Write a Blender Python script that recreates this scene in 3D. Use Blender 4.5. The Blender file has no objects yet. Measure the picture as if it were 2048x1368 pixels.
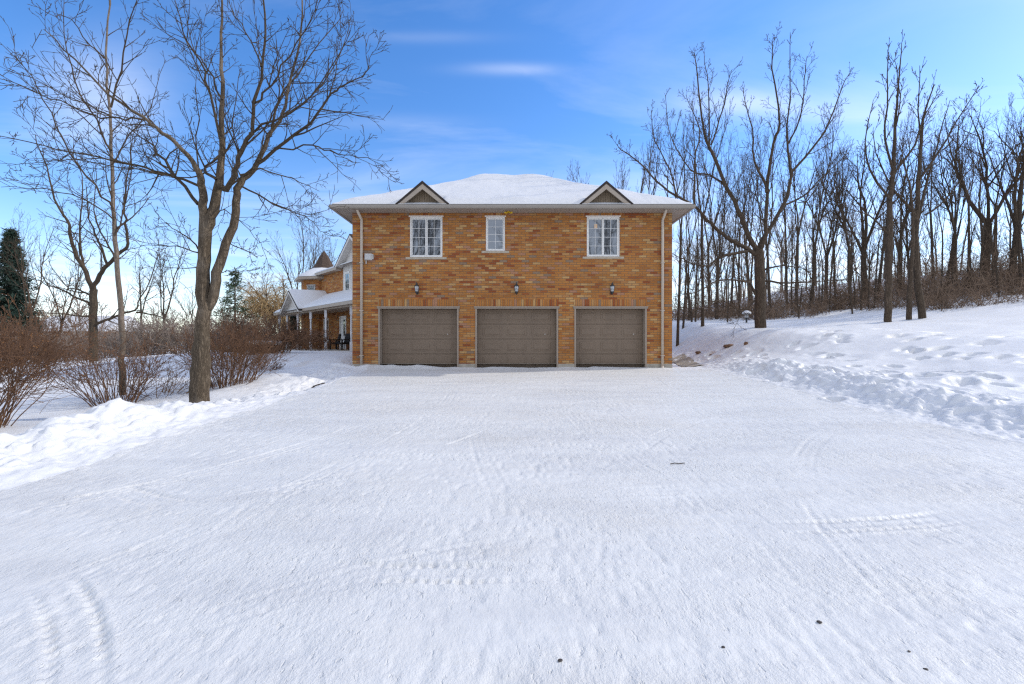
import bpy, math, random, time
import numpy as np
from mathutils import Vector, Matrix
T0 = time.time()
R = math.radians
scene = bpy.context.scene
COL = scene.collection

# ------------------------------------------------------------------ camera geometry (16 mm lens, level, eye 1.5 m above the drive)
F, EYE = 910.0, 1.5
def at(px, py, d):
    """point of the place seen at pixel (px,py) of the 2048x1368 photo, d metres in front of the viewer"""
    return Vector(((px - 1024) / F * d, d, EYE - (py - 684) / F * d))

# ------------------------------------------------------------------ object helpers
ORG = {}
def tag(o, label=None, cat=None, group=None, kind=None):
    if label: o['label'] = label
    if cat: o['category'] = cat
    if group: o['group'] = group
    if kind: o['kind'] = kind
    return o
def thing(name, label, cat, loc, group=None):
    o = bpy.data.objects.new(name, None); COL.objects.link(o)
    o.empty_display_size = .2
    o.location = loc; ORG[o.name] = Vector(loc)
    return tag(o, label, cat, group)
def link_mesh(name, me, mat, parent=None, loc=None):
    o = bpy.data.objects.new(name, me); COL.objects.link(o)
    if mat and not me.materials: me.materials.append(mat)
    if parent:
        o.parent = parent; ORG[o.name] = ORG[parent.name]
    else:
        o.location = loc or (0, 0, 0); ORG[o.name] = Vector(o.location)
    return o
def mesh_np(name, V, quads=None, tris=None, smooth=False):
    me = bpy.data.meshes.new(name)
    V = np.asarray(V, dtype=np.float32)
    me.vertices.add(len(V)); me.vertices.foreach_set('co', V.ravel())
    idx, starts, n = [], [], 0
    if quads is not None and len(quads):
        q = np.asarray(quads, dtype=np.int32); idx.append(q.ravel()); starts.append(np.arange(len(q), dtype=np.int32) * 4); n = len(q) * 4
    if tris is not None and len(tris):
        t = np.asarray(tris, dtype=np.int32); idx.append(t.ravel()); starts.append(n + np.arange(len(t), dtype=np.int32) * 3)
    idx = np.concatenate(idx); starts = np.concatenate(starts)
    me.loops.add(len(idx)); me.loops.foreach_set('vertex_index', idx)
    me.polygons.add(len(starts)); me.polygons.foreach_set('loop_start', starts)
    if smooth: me.polygons.foreach_set('use_smooth', np.ones(len(starts), dtype=bool))
    me.update(calc_edges=True)
    return me
def copy_thing(root, loc, rotz=0, scale=1, label=None, group=None):
    r = root.copy(); COL.objects.link(r)
    r.location = loc; r.rotation_euler = (0, 0, rotz)
    r.scale = scale if isinstance(scale, (tuple, list)) else (scale,) * 3
    if label: r['label'] = label
    if group: r['group'] = group
    for ch in list(root.children):
        c = ch.copy(); COL.objects.link(c); c.parent = r
        for g in ch.children:
            k = g.copy(); COL.objects.link(k); k.parent = c
    return r

class MB:
    """collects boxes, prisms and turned shapes in world coordinates"""
    def __init__(s, T=None): s.v, s.f, s.T = [], [], T
    def add(s, pts, faces):
        b = len(s.v)
        s.v += [tuple(s.T(Vector(p)) if s.T else p) for p in pts]
        s.f += [tuple(b + i for i in f) for f in faces]; return s
    def box(s, x0, x1, y0, y1, z0, z1):
        return s.add([(x0,y0,z0),(x1,y0,z0),(x1,y1,z0),(x0,y1,z0),(x0,y0,z1),(x1,y0,z1),(x1,y1,z1),(x0,y1,z1)],
                     [(0,3,2,1),(4,5,6,7),(0,1,5,4),(1,2,6,5),(2,3,7,6),(3,0,4,7)])
    def bbox(s, x0, x1, y0, y1, z0, z1, b=.01):
        """box with its front (low y) edges chamfered"""
        return s.add([(x0,y0+b,z0),(x1,y0+b,z0),(x1,y1,z0),(x0,y1,z0),(x0,y0+b,z1),(x1,y0+b,z1),(x1,y1,z1),(x0,y1,z1),
                      (x0+b,y0,z0+b),(x1-b,y0,z0+b),(x1-b,y0,z1-b),(x0+b,y0,z1-b)],
                     [(0,3,2,1),(4,5,6,7),(1,2,6,5),(2,3,7,6),(3,0,4,7),(8,9,10,11),(0,1,9,8),(1,5,10,9),(5,4,11,10),(4,0,8,11)])
    def poly_y(s, xz, y0, y1):
        """outline in x,z swept from y0 to y1 (outline anticlockwise seen from low y)"""
        n = len(xz)
        return s.add([(x, y0, z) for x, z in xz] + [(x, y1, z) for x, z in xz],
                     [tuple(range(n)), tuple(range(2*n-1, n-1, -1))] + [(i, n+i, n+(i+1) % n, (i+1) % n) for i in range(n)])
    def quad(s, a, b, c, d): return s.add([a, b, c, d], [(0,1,2,3)])
    def tri(s, a, b, c): return s.add([a, b, c], [(0,1,2)])
    def lathe(s, prof, cx, cy, n=12):
        pts, fs = [], []
        for r, z in prof:
            for k in range(n):
                a = 2*math.pi*k/n; pts.append((cx+r*math.cos(a), cy+r*math.sin(a), z))
        for j in range(len(prof)-1):
            for k in range(n):
                fs.append((j*n+k, j*n+(k+1) % n, (j+1)*n+(k+1) % n, (j+1)*n+k))
        fs.append(tuple(range(n-1, -1, -1))); fs.append(tuple((len(prof)-1)*n+k for k in range(n)))
        return s.add(pts, fs)
    def tube(s, P, r, n=8, flat=1):
        pts, fs = [], []
        P = [Vector(p) for p in P]
        for i, p in enumerate(P):
            t = (P[min(i+1, len(P)-1)] - P[max(i-1, 0)]).normalized()
            a = t.cross(Vector((0,1,0)) if abs(t.y) < .9 else Vector((1,0,0))).normalized(); b = t.cross(a)
            for k in range(n):
                w = 2*math.pi*(k+.5)/n
                pts.append(p + a*r*math.cos(w) + b*r*math.sin(w)*flat)
        for j in range(len(P)-1):
            for k in range(n): fs.append((j*n+k, j*n+(k+1) % n, (j+1)*n+(k+1) % n, (j+1)*n+k))
        fs.append(tuple(range(n-1,-1,-1))); fs.append(tuple((len(P)-1)*n+k for k in range(n)))
        return s.add(pts, fs)
    def build(s, name, mat, parent=None, loc=None, smooth=False):
        o0 = ORG[parent.name] if parent else Vector(loc or (0,0,0))
        me = bpy.data.meshes.new(name)
        me.from_pydata([tuple(Vector(p) - o0) for p in s.v], [], s.f)
        if smooth:
            for p in me.polygons: p.use_smooth = True
        me.update()
        return link_mesh(name, me, mat, parent, loc)

# ------------------------------------------------------------------ node helpers
class NT:
    def __init__(s, tree): s.t = tree; s.n = tree.nodes; s.l = tree.links
    def node(s, typ, **kw):
        n = s.n.new(typ)
        for k, v in kw.items(): setattr(n, k, v)
        return n
    def put(s, sock, val):
        if val is None: return
        if hasattr(val, 'is_output'): s.l.new(val, sock)
        else:
            try: sock.default_value = val
            except Exception: sock.default_value = (*val, 1)
    def math(s, op, a, b=None, c=None, clamp=False):
        n = s.node('ShaderNodeMath', operation=op, use_clamp=clamp)
        for i, v in enumerate((a, b, c)): s.put(n.inputs[i], v)
        return n.outputs[0]
    def vmath(s, op, a, b=None):
        n = s.node('ShaderNodeVectorMath', operation=op)
        s.put(n.inputs[0], a); s.put(n.inputs[1], b)
        return n.outputs['Value'] if op in ('DOT_PRODUCT', 'LENGTH') else n.outputs[0]
    def noise(s, vec, scale, detail=3, rough=.55, dist=0):
        n = s.node('ShaderNodeTexNoise'); s.put(n.inputs['Vector'], vec)
        n.inputs['Scale'].default_value = scale; n.inputs['Detail'].default_value = detail
        n.inputs['Roughness'].default_value = rough; n.inputs['Distortion'].default_value = dist
        return n.outputs['Fac']
    def ramp(s, fac, stops, interp='LINEAR'):
        n = s.node('ShaderNodeValToRGB'); s.put(n.inputs[0], fac); r = n.color_ramp; r.interpolation = interp
        while len(r.elements) < len(stops): r.elements.new(0.5)
        for e, (p, c) in zip(r.elements, stops):
            e.position = p; e.color = (*c, 1) if not isinstance(c, (int, float)) else (c, c, c, 1)
        return n.outputs[0]
    def mix(s, fac, a, b, blend='MIX'):
        n = s.node('ShaderNodeMix', data_type='RGBA', blend_type=blend)
        s.put(n.inputs[0], fac); s.put(n.inputs[6], a); s.put(n.inputs[7], b); return n.outputs[2]
    def scale(s, vec, xyz, rot=(0,0,0)):
        n = s.node('ShaderNodeMapping'); s.put(n.inputs[0], vec); n.inputs['Scale'].default_value = xyz; n.inputs['Rotation'].default_value = rot
        return n.outputs[0]
    def bump(s, h, strength, dist, normal=None):
        n = s.node('ShaderNodeBump'); s.put(n.inputs['Height'], h); n.inputs['Strength'].default_value = strength; n.inputs['Distance'].default_value = dist
        if normal: s.put(n.inputs['Normal'], normal)
        return n.outputs[0]
def new_mat(name, rough=.7, spec=.3):
    m = bpy.data.materials.new(name); m.use_nodes = True
    t = NT(m.node_tree); p = m.node_tree.nodes['Principled BSDF']
    p.inputs['Roughness'].default_value = rough; p.inputs['Specular IOR Level'].default_value = spec
    return m, t, p
def objco(t): return t.node('ShaderNodeTexCoord').outputs['Object']

def plain(name, col, rough=.6, spec=.3, var=.12, scale=6, bump=0, streak=None):
    m, t, p = new_mat(name, rough, spec)
    co = objco(t)
    if streak: co = t.scale(co, streak)
    f = t.noise(co, scale, 4)
    c = t.ramp(f, [(.3, tuple(x*(1-var) for x in col)), (.7, tuple(min(1, x*(1+var)) for x in col))])
    t.put(p.inputs['Base Color'], c)
    if bump: t.put(p.inputs['Normal'], t.bump(t.noise(co, scale*6, 3), bump, .01))
    return m

def brick_mat(name, bw=.262, bh=.0835, soldier=False):
    m, t, p = new_mat(name, .85, .15)
    pos = objco(t)
    nrm = t.node('ShaderNodeNewGeometry').outputs['True Normal']
    tan = t.vmath('CROSS_PRODUCT', (0, 0, 1), nrm)
    u = t.vmath('DOT_PRODUCT', pos, tan)
    sep = t.node('ShaderNodeSeparateXYZ'); t.put(sep.inputs[0], pos); z = sep.outputs[2]
    u = t.math('ADD', u, 57.03); z = t.math('ADD', z, 20.0)
    if soldier: row, off = t.math('MULTIPLY', z, 0.0), 0.0
    else:
        row = t.math('FLOOR', t.math('DIVIDE', z, bh))
        off = t.math('MULTIPLY', t.math('MODULO', row, 2.0), .5)
    cu = t.math('ADD', t.math('DIVIDE', u, bh if soldier else bw), off)
    colm = t.math('FLOOR', cu)
    fu = t.math('FRACT', cu)
    L = bh if soldier else bw
    du = t.math('MULTIPLY', t.math('SUBTRACT', .5, t.math('ABSOLUTE', t.math('SUBTRACT', fu, .5))), L)
    if soldier: d = du
    else:
        fz = t.math('FRACT', t.math('DIVIDE', z, bh))
        dz = t.math('MULTIPLY', t.math('SUBTRACT', .5, t.math('ABSOLUTE', t.math('SUBTRACT', fz, .5))), bh)
        d = t.math('MINIMUM', du, dz)
    mort = t.math('SMOOTH_MIN', 1.0, t.math('DIVIDE', d, .009), .2)
    mort = t.math('MINIMUM', t.math('POWER', t.math('DIVIDE', d, .0100), 2.0), 1.0)
    cid = t.node('ShaderNodeCombineXYZ'); t.put(cid.inputs[0], colm); t.put(cid.inputs[1], row)
    wn = t.node('ShaderNodeTexWhiteNoise', noise_dimensions='2D'); t.put(wn.inputs['Vector'], cid.outputs[0])
    k = wn.outputs['Value']
    base = t.ramp(k, [(0, (.42,.172,.047)), (.15, (.46,.198,.055)), (.30, (.385,.150,.041)), (.43, (.435,.200,.070)), (.54, (.46,.182,.047)),
                      (.66, (.29,.083,.028)), (.72, (.345,.112,.035)), (.78, (.53,.31,.125)), (.84, (.48,.25,.092)), (.90, (.42,.205,.115)), (.96, (.28,.185,.12))], 'CONSTANT')
    big = t.noise(t.scale(pos, (1,1,1.6)), .6, 3)
    base = t.mix(1.0, base, t.ramp(big, [(.3, .80), (.7, 1.02)]), 'MULTIPLY')
    fine = t.noise(t.scale(pos, (1,1,2)), 38, 4)
    base = t.mix(1.0, base, t.ramp(fine, [(.25, .66), (.75, 1.25)]), 'MULTIPLY')
    col = t.mix(mort, (.15,.105,.072,1), base)
    t.put(p.inputs['Base Color'], col)
    h = t.math('ADD', mort, t.math('MULTIPLY', fine, .35))
    t.put(p.inputs['Normal'], t.bump(h, .55, .006))
    return m

def bark_mat(name, c0, c1, scale=9, bump=.8, patch=None):
    m, t, p = new_mat(name, .9, .1)
    co = objco(t)
    st = t.scale(co, (1, 1, .13))
    n = t.noise(st, scale*2.6, 6, .68, 1.2)
    n2 = t.noise(t.scale(co, (1, 1, .45)), scale*6, 4, .6)
    ridge = t.math('SUBTRACT', 1.0, t.math('MULTIPLY', t.math('ABSOLUTE', t.math('SUBTRACT', n, .5)), 5.0), clamp=True)
    crack = t.math('ADD', t.math('MULTIPLY', t.math('SUBTRACT', 1.0, ridge), .68), t.math('MULTIPLY', n2, .32))
    c = t.ramp(crack, [(.12, c0), (.75, c1)])
    if patch:
        f = t.ramp(t.noise(co, 1.3, 3), [(.52, 0.0), (.66, .55)])
        c = t.mix(f, c, (*patch, 1))
    t.put(p.inputs['Base Color'], c)
    t.put(p.inputs['Normal'], t.bump(crack, bump, .03))
    return m

def snow_mat(name, col=(.86,.865,.875), fine=.5, packed=False):
    m, t, p = new_mat(name, .55, .25)
    co = t.node('ShaderNodeNewGeometry').outputs['Position']
    if packed:
        g1 = t.noise(t.scale(co, (1.5, .85, 1), (0,0,R(20))), 7, 5, .62)
        g2 = t.noise(t.scale(co, (1.4, .9, 1), (0,0,R(-15))), 30, 4, .62)
        pits = t.ramp(t.noise(t.scale(co, (1.9, .8, 1), (0,0,R(3))), 15, 3, .6), [(.29, 0.0), (.38, 1.0)])
        g3 = t.noise(co, 130, 2, .6)
        patch = t.ramp(t.noise(t.scale(co, (.5, 1.1, 1), (0,0,R(12))), .9, 4, .6), [(.38, .12), (.64, 1.0)])
        h = t.math('ADD', t.math('ADD', t.math('MULTIPLY_ADD', g1, .45, t.math('MULTIPLY', t.math('MULTIPLY', pits, .45), patch)), t.math('MULTIPLY', t.math('MULTIPLY', g2, .55), patch)), t.math('MULTIPLY', t.math('MULTIPLY', g3, .20), patch))
        dirt = t.ramp(t.noise(t.scale(co, (.45, 1.0, 1)), .8, 6, .68), [(.50, 0.0), (.78, .42)])
        grit = t.ramp(t.noise(t.scale(co, (1.6, .9, 1)), 22, 6, .74), [(.60, 0.0), (.72, .5)])
        ice = t.ramp(t.noise(t.scale(co, (.35, 1.4, 1), (0,0,R(-8))), 1.7, 5, .62), [(.45, 0.0), (.70, .55)])
        c = t.mix(ice, (*col, 1), (.54,.54,.545,1))
        c = t.mix(dirt, c, (.53,.495,.44,1))
        c = t.mix(grit, c, (.50,.47,.42,1))
        t.put(p.inputs['Base Color'], c)
        t.put(p.inputs['Normal'], t.bump(h, fine, .05))
        p.inputs['Roughness'].default_value = .5
    else:
        g1 = t.noise(co, 5, 4, .55); g2 = t.noise(co, 45, 3, .6)
        h = t.math('ADD', g1, t.math('MULTIPLY', g2, .28))
        dirt = t.ramp(t.noise(co, .9, 5, .7), [(.60, 0.0), (.85, .35)])
        t.put(p.inputs['Base Color'], t.mix(dirt, (*col, 1), (.72,.70,.66,1)))
        t.put(p.inputs['Normal'], t.bump(h, fine, .03))
    return m

M = {}
M['brick'] = brick_mat('orange_brick'); M['soldier'] = brick_mat('upright_brick', soldier=True)
M['concrete'] = plain('concrete', (.36,.32,.26), .9, .1, .2, 5, .3)
M['stone'] = plain('sill_stone', (.42,.36,.28), .85, .15, .15, 8, .2)
M['white'] = plain('white_paint', (.80,.78,.74), .45, .4, .04, 4)
M['taupe'] = plain('taupe_trim', (.37,.305,.24), .5, .35, .06, 4)
M['jamb'] = plain('door_jamb_paint', (.31,.25,.195), .5, .35, .06, 4)
M['gutter'] = plain('gutter_metal', (.29,.255,.215), .4, .45, .06, 3)
M['soffit'] = plain('soffit_panel', (.36,.31,.26), .6, .2, .05, 4)
M['pipe'] = plain('downspout_metal', (.48,.40,.32), .45, .4, .06, 3)
M['door'] = plain('garage_door_paint', (.195,.140,.096), .5, .35, .08, 1.6, streak=(1,1,.3))
M['dormer'] = plain('dormer_siding', (.225,.170,.115), .7, .2, .1, 6)
M['siding'] = plain('pale_siding', (.60,.57,.53), .6, .25, .05, 3)
M['shingle'] = plain('shingle', (.05,.04,.035), .9, .1, .3, 14, .5)
M['shingle_brown'] = plain('brown_shingle', (.085,.06,.046), .9, .1, .4, 9, .6, streak=(1,1,2.2))
M['black'] = plain('black_metal', (.022,.024,.026), .35, .5, .1, 8)
M['greybox'] = plain('grey_metal_box', (.50,.49,.47), .45, .4, .06, 5)
M['yellow'] = plain('yellow_plastic', (.62,.40,.02), .5, .4, .15, 20)
M['post'] = plain('porch_post_paint', (.66,.65,.66), .5, .3, .05, 4)
M['wicker'] = plain('dark_wicker', (.025,.022,.02), .7, .2, .3, 40)
M['snow'] = snow_mat('fresh_snow', (.70,.695,.69)); M['drive'] = snow_mat('packed_snow', (.670,.664,.645), .6, True)
M['roofsnow'] = snow_mat('roof_snow', (.65,.645,.64), .6)
M['bark'] = bark_mat('grey_brown_bark', (.065,.049,.034), (.28,.215,.15), 8, 1.0, (.36,.29,.22))
M['limb'] = bark_mat('limb_bark', (.048,.037,.027), (.17,.13,.09), 12, .6)
M['paletrunk'] = bark_mat('pale_bark', (.11,.085,.065), (.30,.245,.195), 9, .4)
M['woodbark'] = bark_mat('woodland_bark', (.045,.033,.023), (.19,.14,.10), 8, .8)
M['twig'] = plain('twig_bark', (.075,.055,.038), .85, .12, .25, 3)
M['redtwig'] = plain('red_brown_twigs', (.145,.080,.047), .8, .15, .35, 5)
M['brush'] = plain('brush_twigs', (.21,.145,.10), .85, .1, .35, 2)
M['greytwig'] = plain('grey_twigs', (.25,.20,.165), .85, .1, .3, 2)
M['willow'] = plain('willow_twigs', (.40,.27,.13), .8, .15, .2, 2)
M['needle'] = plain('spruce_needles', (.028,.050,.036), .7, .2, .4, 1.5)
M['pine'] = plain('pine_needles', (.075,.105,.055), .7, .2, .4, 2)
M['dryhead'] = plain('dry_flower_heads', (.21,.12,.075), .85, .1, .4, 9)
M['rock'] = plain('brown_stone', (.17,.10,.062), .85, .15, .35, 6, .5)
M['pebble'] = plain('dark_pebble', (.06,.05,.045), .6, .3, .3, 60)
M['deadleaf'] = plain('dead_leaf', (.26,.125,.05), .8, .15, .3, 30)
def glass_mat(name, tint, refl):
    m, t, p = new_mat(name, .03, .5)
    co = objco(t)
    t.put(p.inputs['Base Color'], t.ramp(t.noise(t.scale(co, (1,1,.5)), 1.1, 2), [(.35, tuple(x*.8 for x in tint)), (.65, tuple(x*1.25 for x in tint))]))
    p.inputs['IOR'].default_value = refl
    t.put(p.inputs['Normal'], t.bump(t.noise(co, .9, 1), .05, .05))
    return m
M['glass'] = glass_mat('window_glass', (.05,.057,.064), 2.6)
M['lampglass'] = glass_mat('lamp_glass', (.45,.46,.46), 1.6)

# ------------------------------------------------------------------ world: daylight sky with thin cloud
SUN_EL, SUN_AZ = R(33), R(14)          # elevation; azimuth from +x (right) towards +y (behind the house)
SUNV = Vector((math.cos(SUN_EL)*math.cos(SUN_AZ), math.cos(SUN_EL)*math.sin(SUN_AZ), math.sin(SUN_EL)))
w = bpy.data.worlds.new("World"); scene.world = w; w.use_nodes = True
t = NT(w.node_tree); bg = w.node_tree.nodes['Background']
sky = t.node('ShaderNodeTexSky', sky_type='NISHITA'); sky.sun_disc = False
sky.sun_elevation = SUN_EL; sky.sun_rotation = R(90) - SUN_AZ
sky.air_density = 1.0; sky.dust_density = .3; sky.ozone_density = 2.5
dirv = t.node('ShaderNodeTexCoord').outputs['Generated']
sep = t.node('ShaderNodeSeparateXYZ'); t.put(sep.inputs[0], dirv)
hs = t.node('ShaderNodeHueSaturation'); t.put(hs.inputs['Color'], sky.outputs[0]); hs.inputs['Hue'].default_value = .505; hs.inputs['Saturation'].default_value = 1.28
skyc = t.mix(1.0, hs.outputs[0], (1.40, 1.36, 1.42, 1), 'MULTIPLY')
zc = t.math('MAXIMUM', sep.outputs[2], .04)
pl = t.node('ShaderNodeCombineXYZ'); t.put(pl.inputs[0], t.math('DIVIDE', sep.outputs[0], zc)); t.put(pl.inputs[1], t.math('DIVIDE', sep.outputs[1], zc))
streaks = t.noise(t.scale(pl.outputs[0], (.35, .9, 1), (0,0,R(20))), 1.2, 7, .6, .8)
cirrus = t.ramp(streaks, [(.48, 0.0), (.80, .35)])
def wisp(px, py, wx, wy, amp):
    q = at(px, py, 1.0) - Vector((0,0,EYE)); ax, az = q.x, q.z
    yv = t.math('MAXIMUM', sep.outputs[1], .05)
    dx = t.math('DIVIDE', t.math('SUBTRACT', t.math('DIVIDE', sep.outputs[0], yv), ax), wx/F)
    dz = t.math('DIVIDE', t.math('SUBTRACT', t.math('DIVIDE', sep.outputs[2], yv), az), wy/F)
    r2 = t.math('ADD', t.math('MULTIPLY', dx, dx), t.math('MULTIPLY', dz, dz))
    return t.math('MULTIPLY', t.math('EXPONENT', t.math('MULTIPLY', r2, -1.0)), amp)
fac = t.math('MULTIPLY', cirrus, .55)
nz = t.ramp(streaks, [(.30, .35), (.62, 1.0)])
for a in ((1020,138,95,12,.27), (850,75,130,12,.10), (205,190,120,95,.50), (1480,205,120,26,.30), (1740,230,160,60,.26), (760,245,160,16,.12), (1000,420,900,90,.10), (100,620,520,130,.60), (1650,590,620,150,.75)):
    fac = t.math('ADD', fac, t.math('MULTIPLY', wisp(*a), nz))
fill_veil = t.math('SMOOTH_MAX', t.math('MULTIPLY_ADD', sep.outputs[1], -1.6, .55), t.math('MULTIPLY_ADD', sep.outputs[2], 2.2, -1.45), .2)  # unseen bright cloud behind and overhead, added as neutral fill light
fill_veil = t.math('MULTIPLY', t.math('MAXIMUM', fill_veil, 0.0), t.math('MULTIPLY_ADD', streaks, .9, .3))
fac = t.math('ADD', fac, t.math('MINIMUM', fill_veil, .62))
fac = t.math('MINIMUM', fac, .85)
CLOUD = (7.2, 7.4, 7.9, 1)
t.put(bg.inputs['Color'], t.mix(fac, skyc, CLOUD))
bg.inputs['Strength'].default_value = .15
sl = bpy.data.lights.new('sun', 'SUN'); sl.energy = 2.35; sl.angle = R(.8); sl.color = (1, .94, .83)
so = bpy.data.objects.new('sun', sl); COL.objects.link(so); so.rotation_euler = (-SUNV).to_track_quat('-Z', 'Y').to_euler(); so.location = SUNV*80
scene.view_settings.view_transform = 'Standard'; scene.view_settings.look = 'None'; scene.view_settings.gamma = 1
scene.view_settings.exposure = 0.27

# ------------------------------------------------------------------ terrain
def _hash(ix, iy, seed):
    h = (ix*374761393 + iy*668265263 + seed*1442695041) & 0xFFFFFFFF
    h = ((h ^ (h >> 13)) * 1274126177) & 0xFFFFFFFF
    return ((h ^ (h >> 16)) & 0xFFFFFF) / float(0xFFFFFF)
def vnoise(x, y, seed=0):
    xi, yi = np.floor(x).astype(np.int64), np.floor(y).astype(np.int64)
    fx, fy = x-xi, y-yi
    fx, fy = fx*fx*fx*(fx*(fx*6-15)+10), fy*fy*fy*(fy*(fy*6-15)+10)
    a, b, c, d = _hash(xi,yi,seed), _hash(xi+1,yi,seed), _hash(xi,yi+1,seed), _hash(xi+1,yi+1,seed)
    return (a+(b-a)*fx)*(1-fy) + (c+(d-c)*fx)*fy - .5
def fbm(x, y, octs, seed=0, gain=.5):
    o, amp = 0, 1.0
    for k in range(octs):
        o = o + amp*vnoise(x*2**k + 3.7*k, y*2**k - 5.1*k, seed+k); amp *= gain
    return o
def sst(a, b, x):
    t_ = np.clip((x-a)/(b-a), 0, 1); return t_*t_*(3-2*t_)
def edge_left(y): return -4.62 - .05*np.clip(y-8, 0, 9) + .22*vnoise(y*.8, y*0+2.2, 5) + .10*vnoise(y*2.6, y*0+7.2, 6)
def edge_right(y): return 6.45 + .045*np.clip(y-9, 0, 8) + .22*vnoise(y*.7, y*0+4.4, 8) + .10*vnoise(y*2.9, y*0+9.2, 9)
FOOT = []
frng = random.Random(5)
def trail(px0, py0, px1, py1, d0, d1, n):
    for i in range(n):
        s = (i+frng.random()*.5)/max(1, n-1)
        d = d0+(d1-d0)*s; px = px0+(px1-px0)*s
        FOOT.append(((px-1024)/F*d + frng.uniform(-.18,.18) + (.16 if i % 2 else -.16), d + frng.uniform(-.12,.12), frng.uniform(.13,.22), frng.uniform(.07,.13), frng.uniform(0,3.1)))
trail(1500,720,1980,760,13.5,8.8,9); trail(1590,690,1960,700,16,12.5,8); trail(1560,735,1830,745,12,9.5,6); trail(1640,670,1700,760,18,9.4,9)
trail(1800,690,2080,730,12.8,9.6,7); trail(1880,670,1740,760,15,9.2,8); trail(1550,700,1420,690,15,19,6)
for i in range(46): FOOT.append((frng.uniform(8.0,16), frng.uniform(7.0,17), frng.uniform(.10,.28), frng.uniform(.05,.12), frng.uniform(0,3)))
# tyre marks: (centre x, centre y, radius, from angle, to angle, half width, depth)
TYRE = [(-9.5,3.6,7.4,-.32,.10,.11,.012), (-4.6,-.4,3.6,.55,1.05,.12,.0096), (1.3,-1.4,4.7,1.75,2.25,.11,.0096), (-.4,8.6,5.85,-1.85,-1.45,.12,.0128), (-.7,9.6,6.15,-2.1,-1.6,.12,.0112),
        (.5,10.5,6.4,-1.75,-1.35,.11,.0096), (2.0,9.4,6.0,-1.6,-1.25,.12,.0112), (-.5,12.0,6.8,-2.0,-1.5,.12,.0096), (1.8,12.6,7.0,-1.8,-1.3,.12,.0096), (5.8,-1.0,4.4,1.95,2.45,.12,.0096),
        (-6,9.0,6.2,-1.2,-.35,.12,.0096), (-7.6,7.6,5.3,-1.0,-.1,.11,.0096), (-1,20,11.5,-1.9,-1.3,.12,.0096), (4,22,13.0,-1.8,-1.3,.12,.0096), (3.2,18,10.2,-1.9,-1.45,.12,.0096),
        (-17,9,14.2,-.52,.40,.11,.004), (-17,9,15.7,-.52,.40,.11,.004), (19,8.4,18.0,2.78,3.48,.11,.004), (19,8.4,19.6,2.82,3.44,.11,.004), (21,9,17.4,2.75,3.5,.11,.0035), (-24,6,25.8,-.22,.36,.11,.0035), (8.5,1.2,8.2,2.1,3.0,.11,.007), (8.9,1.1,6.9,2.2,3.0,.11,.006)]
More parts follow.
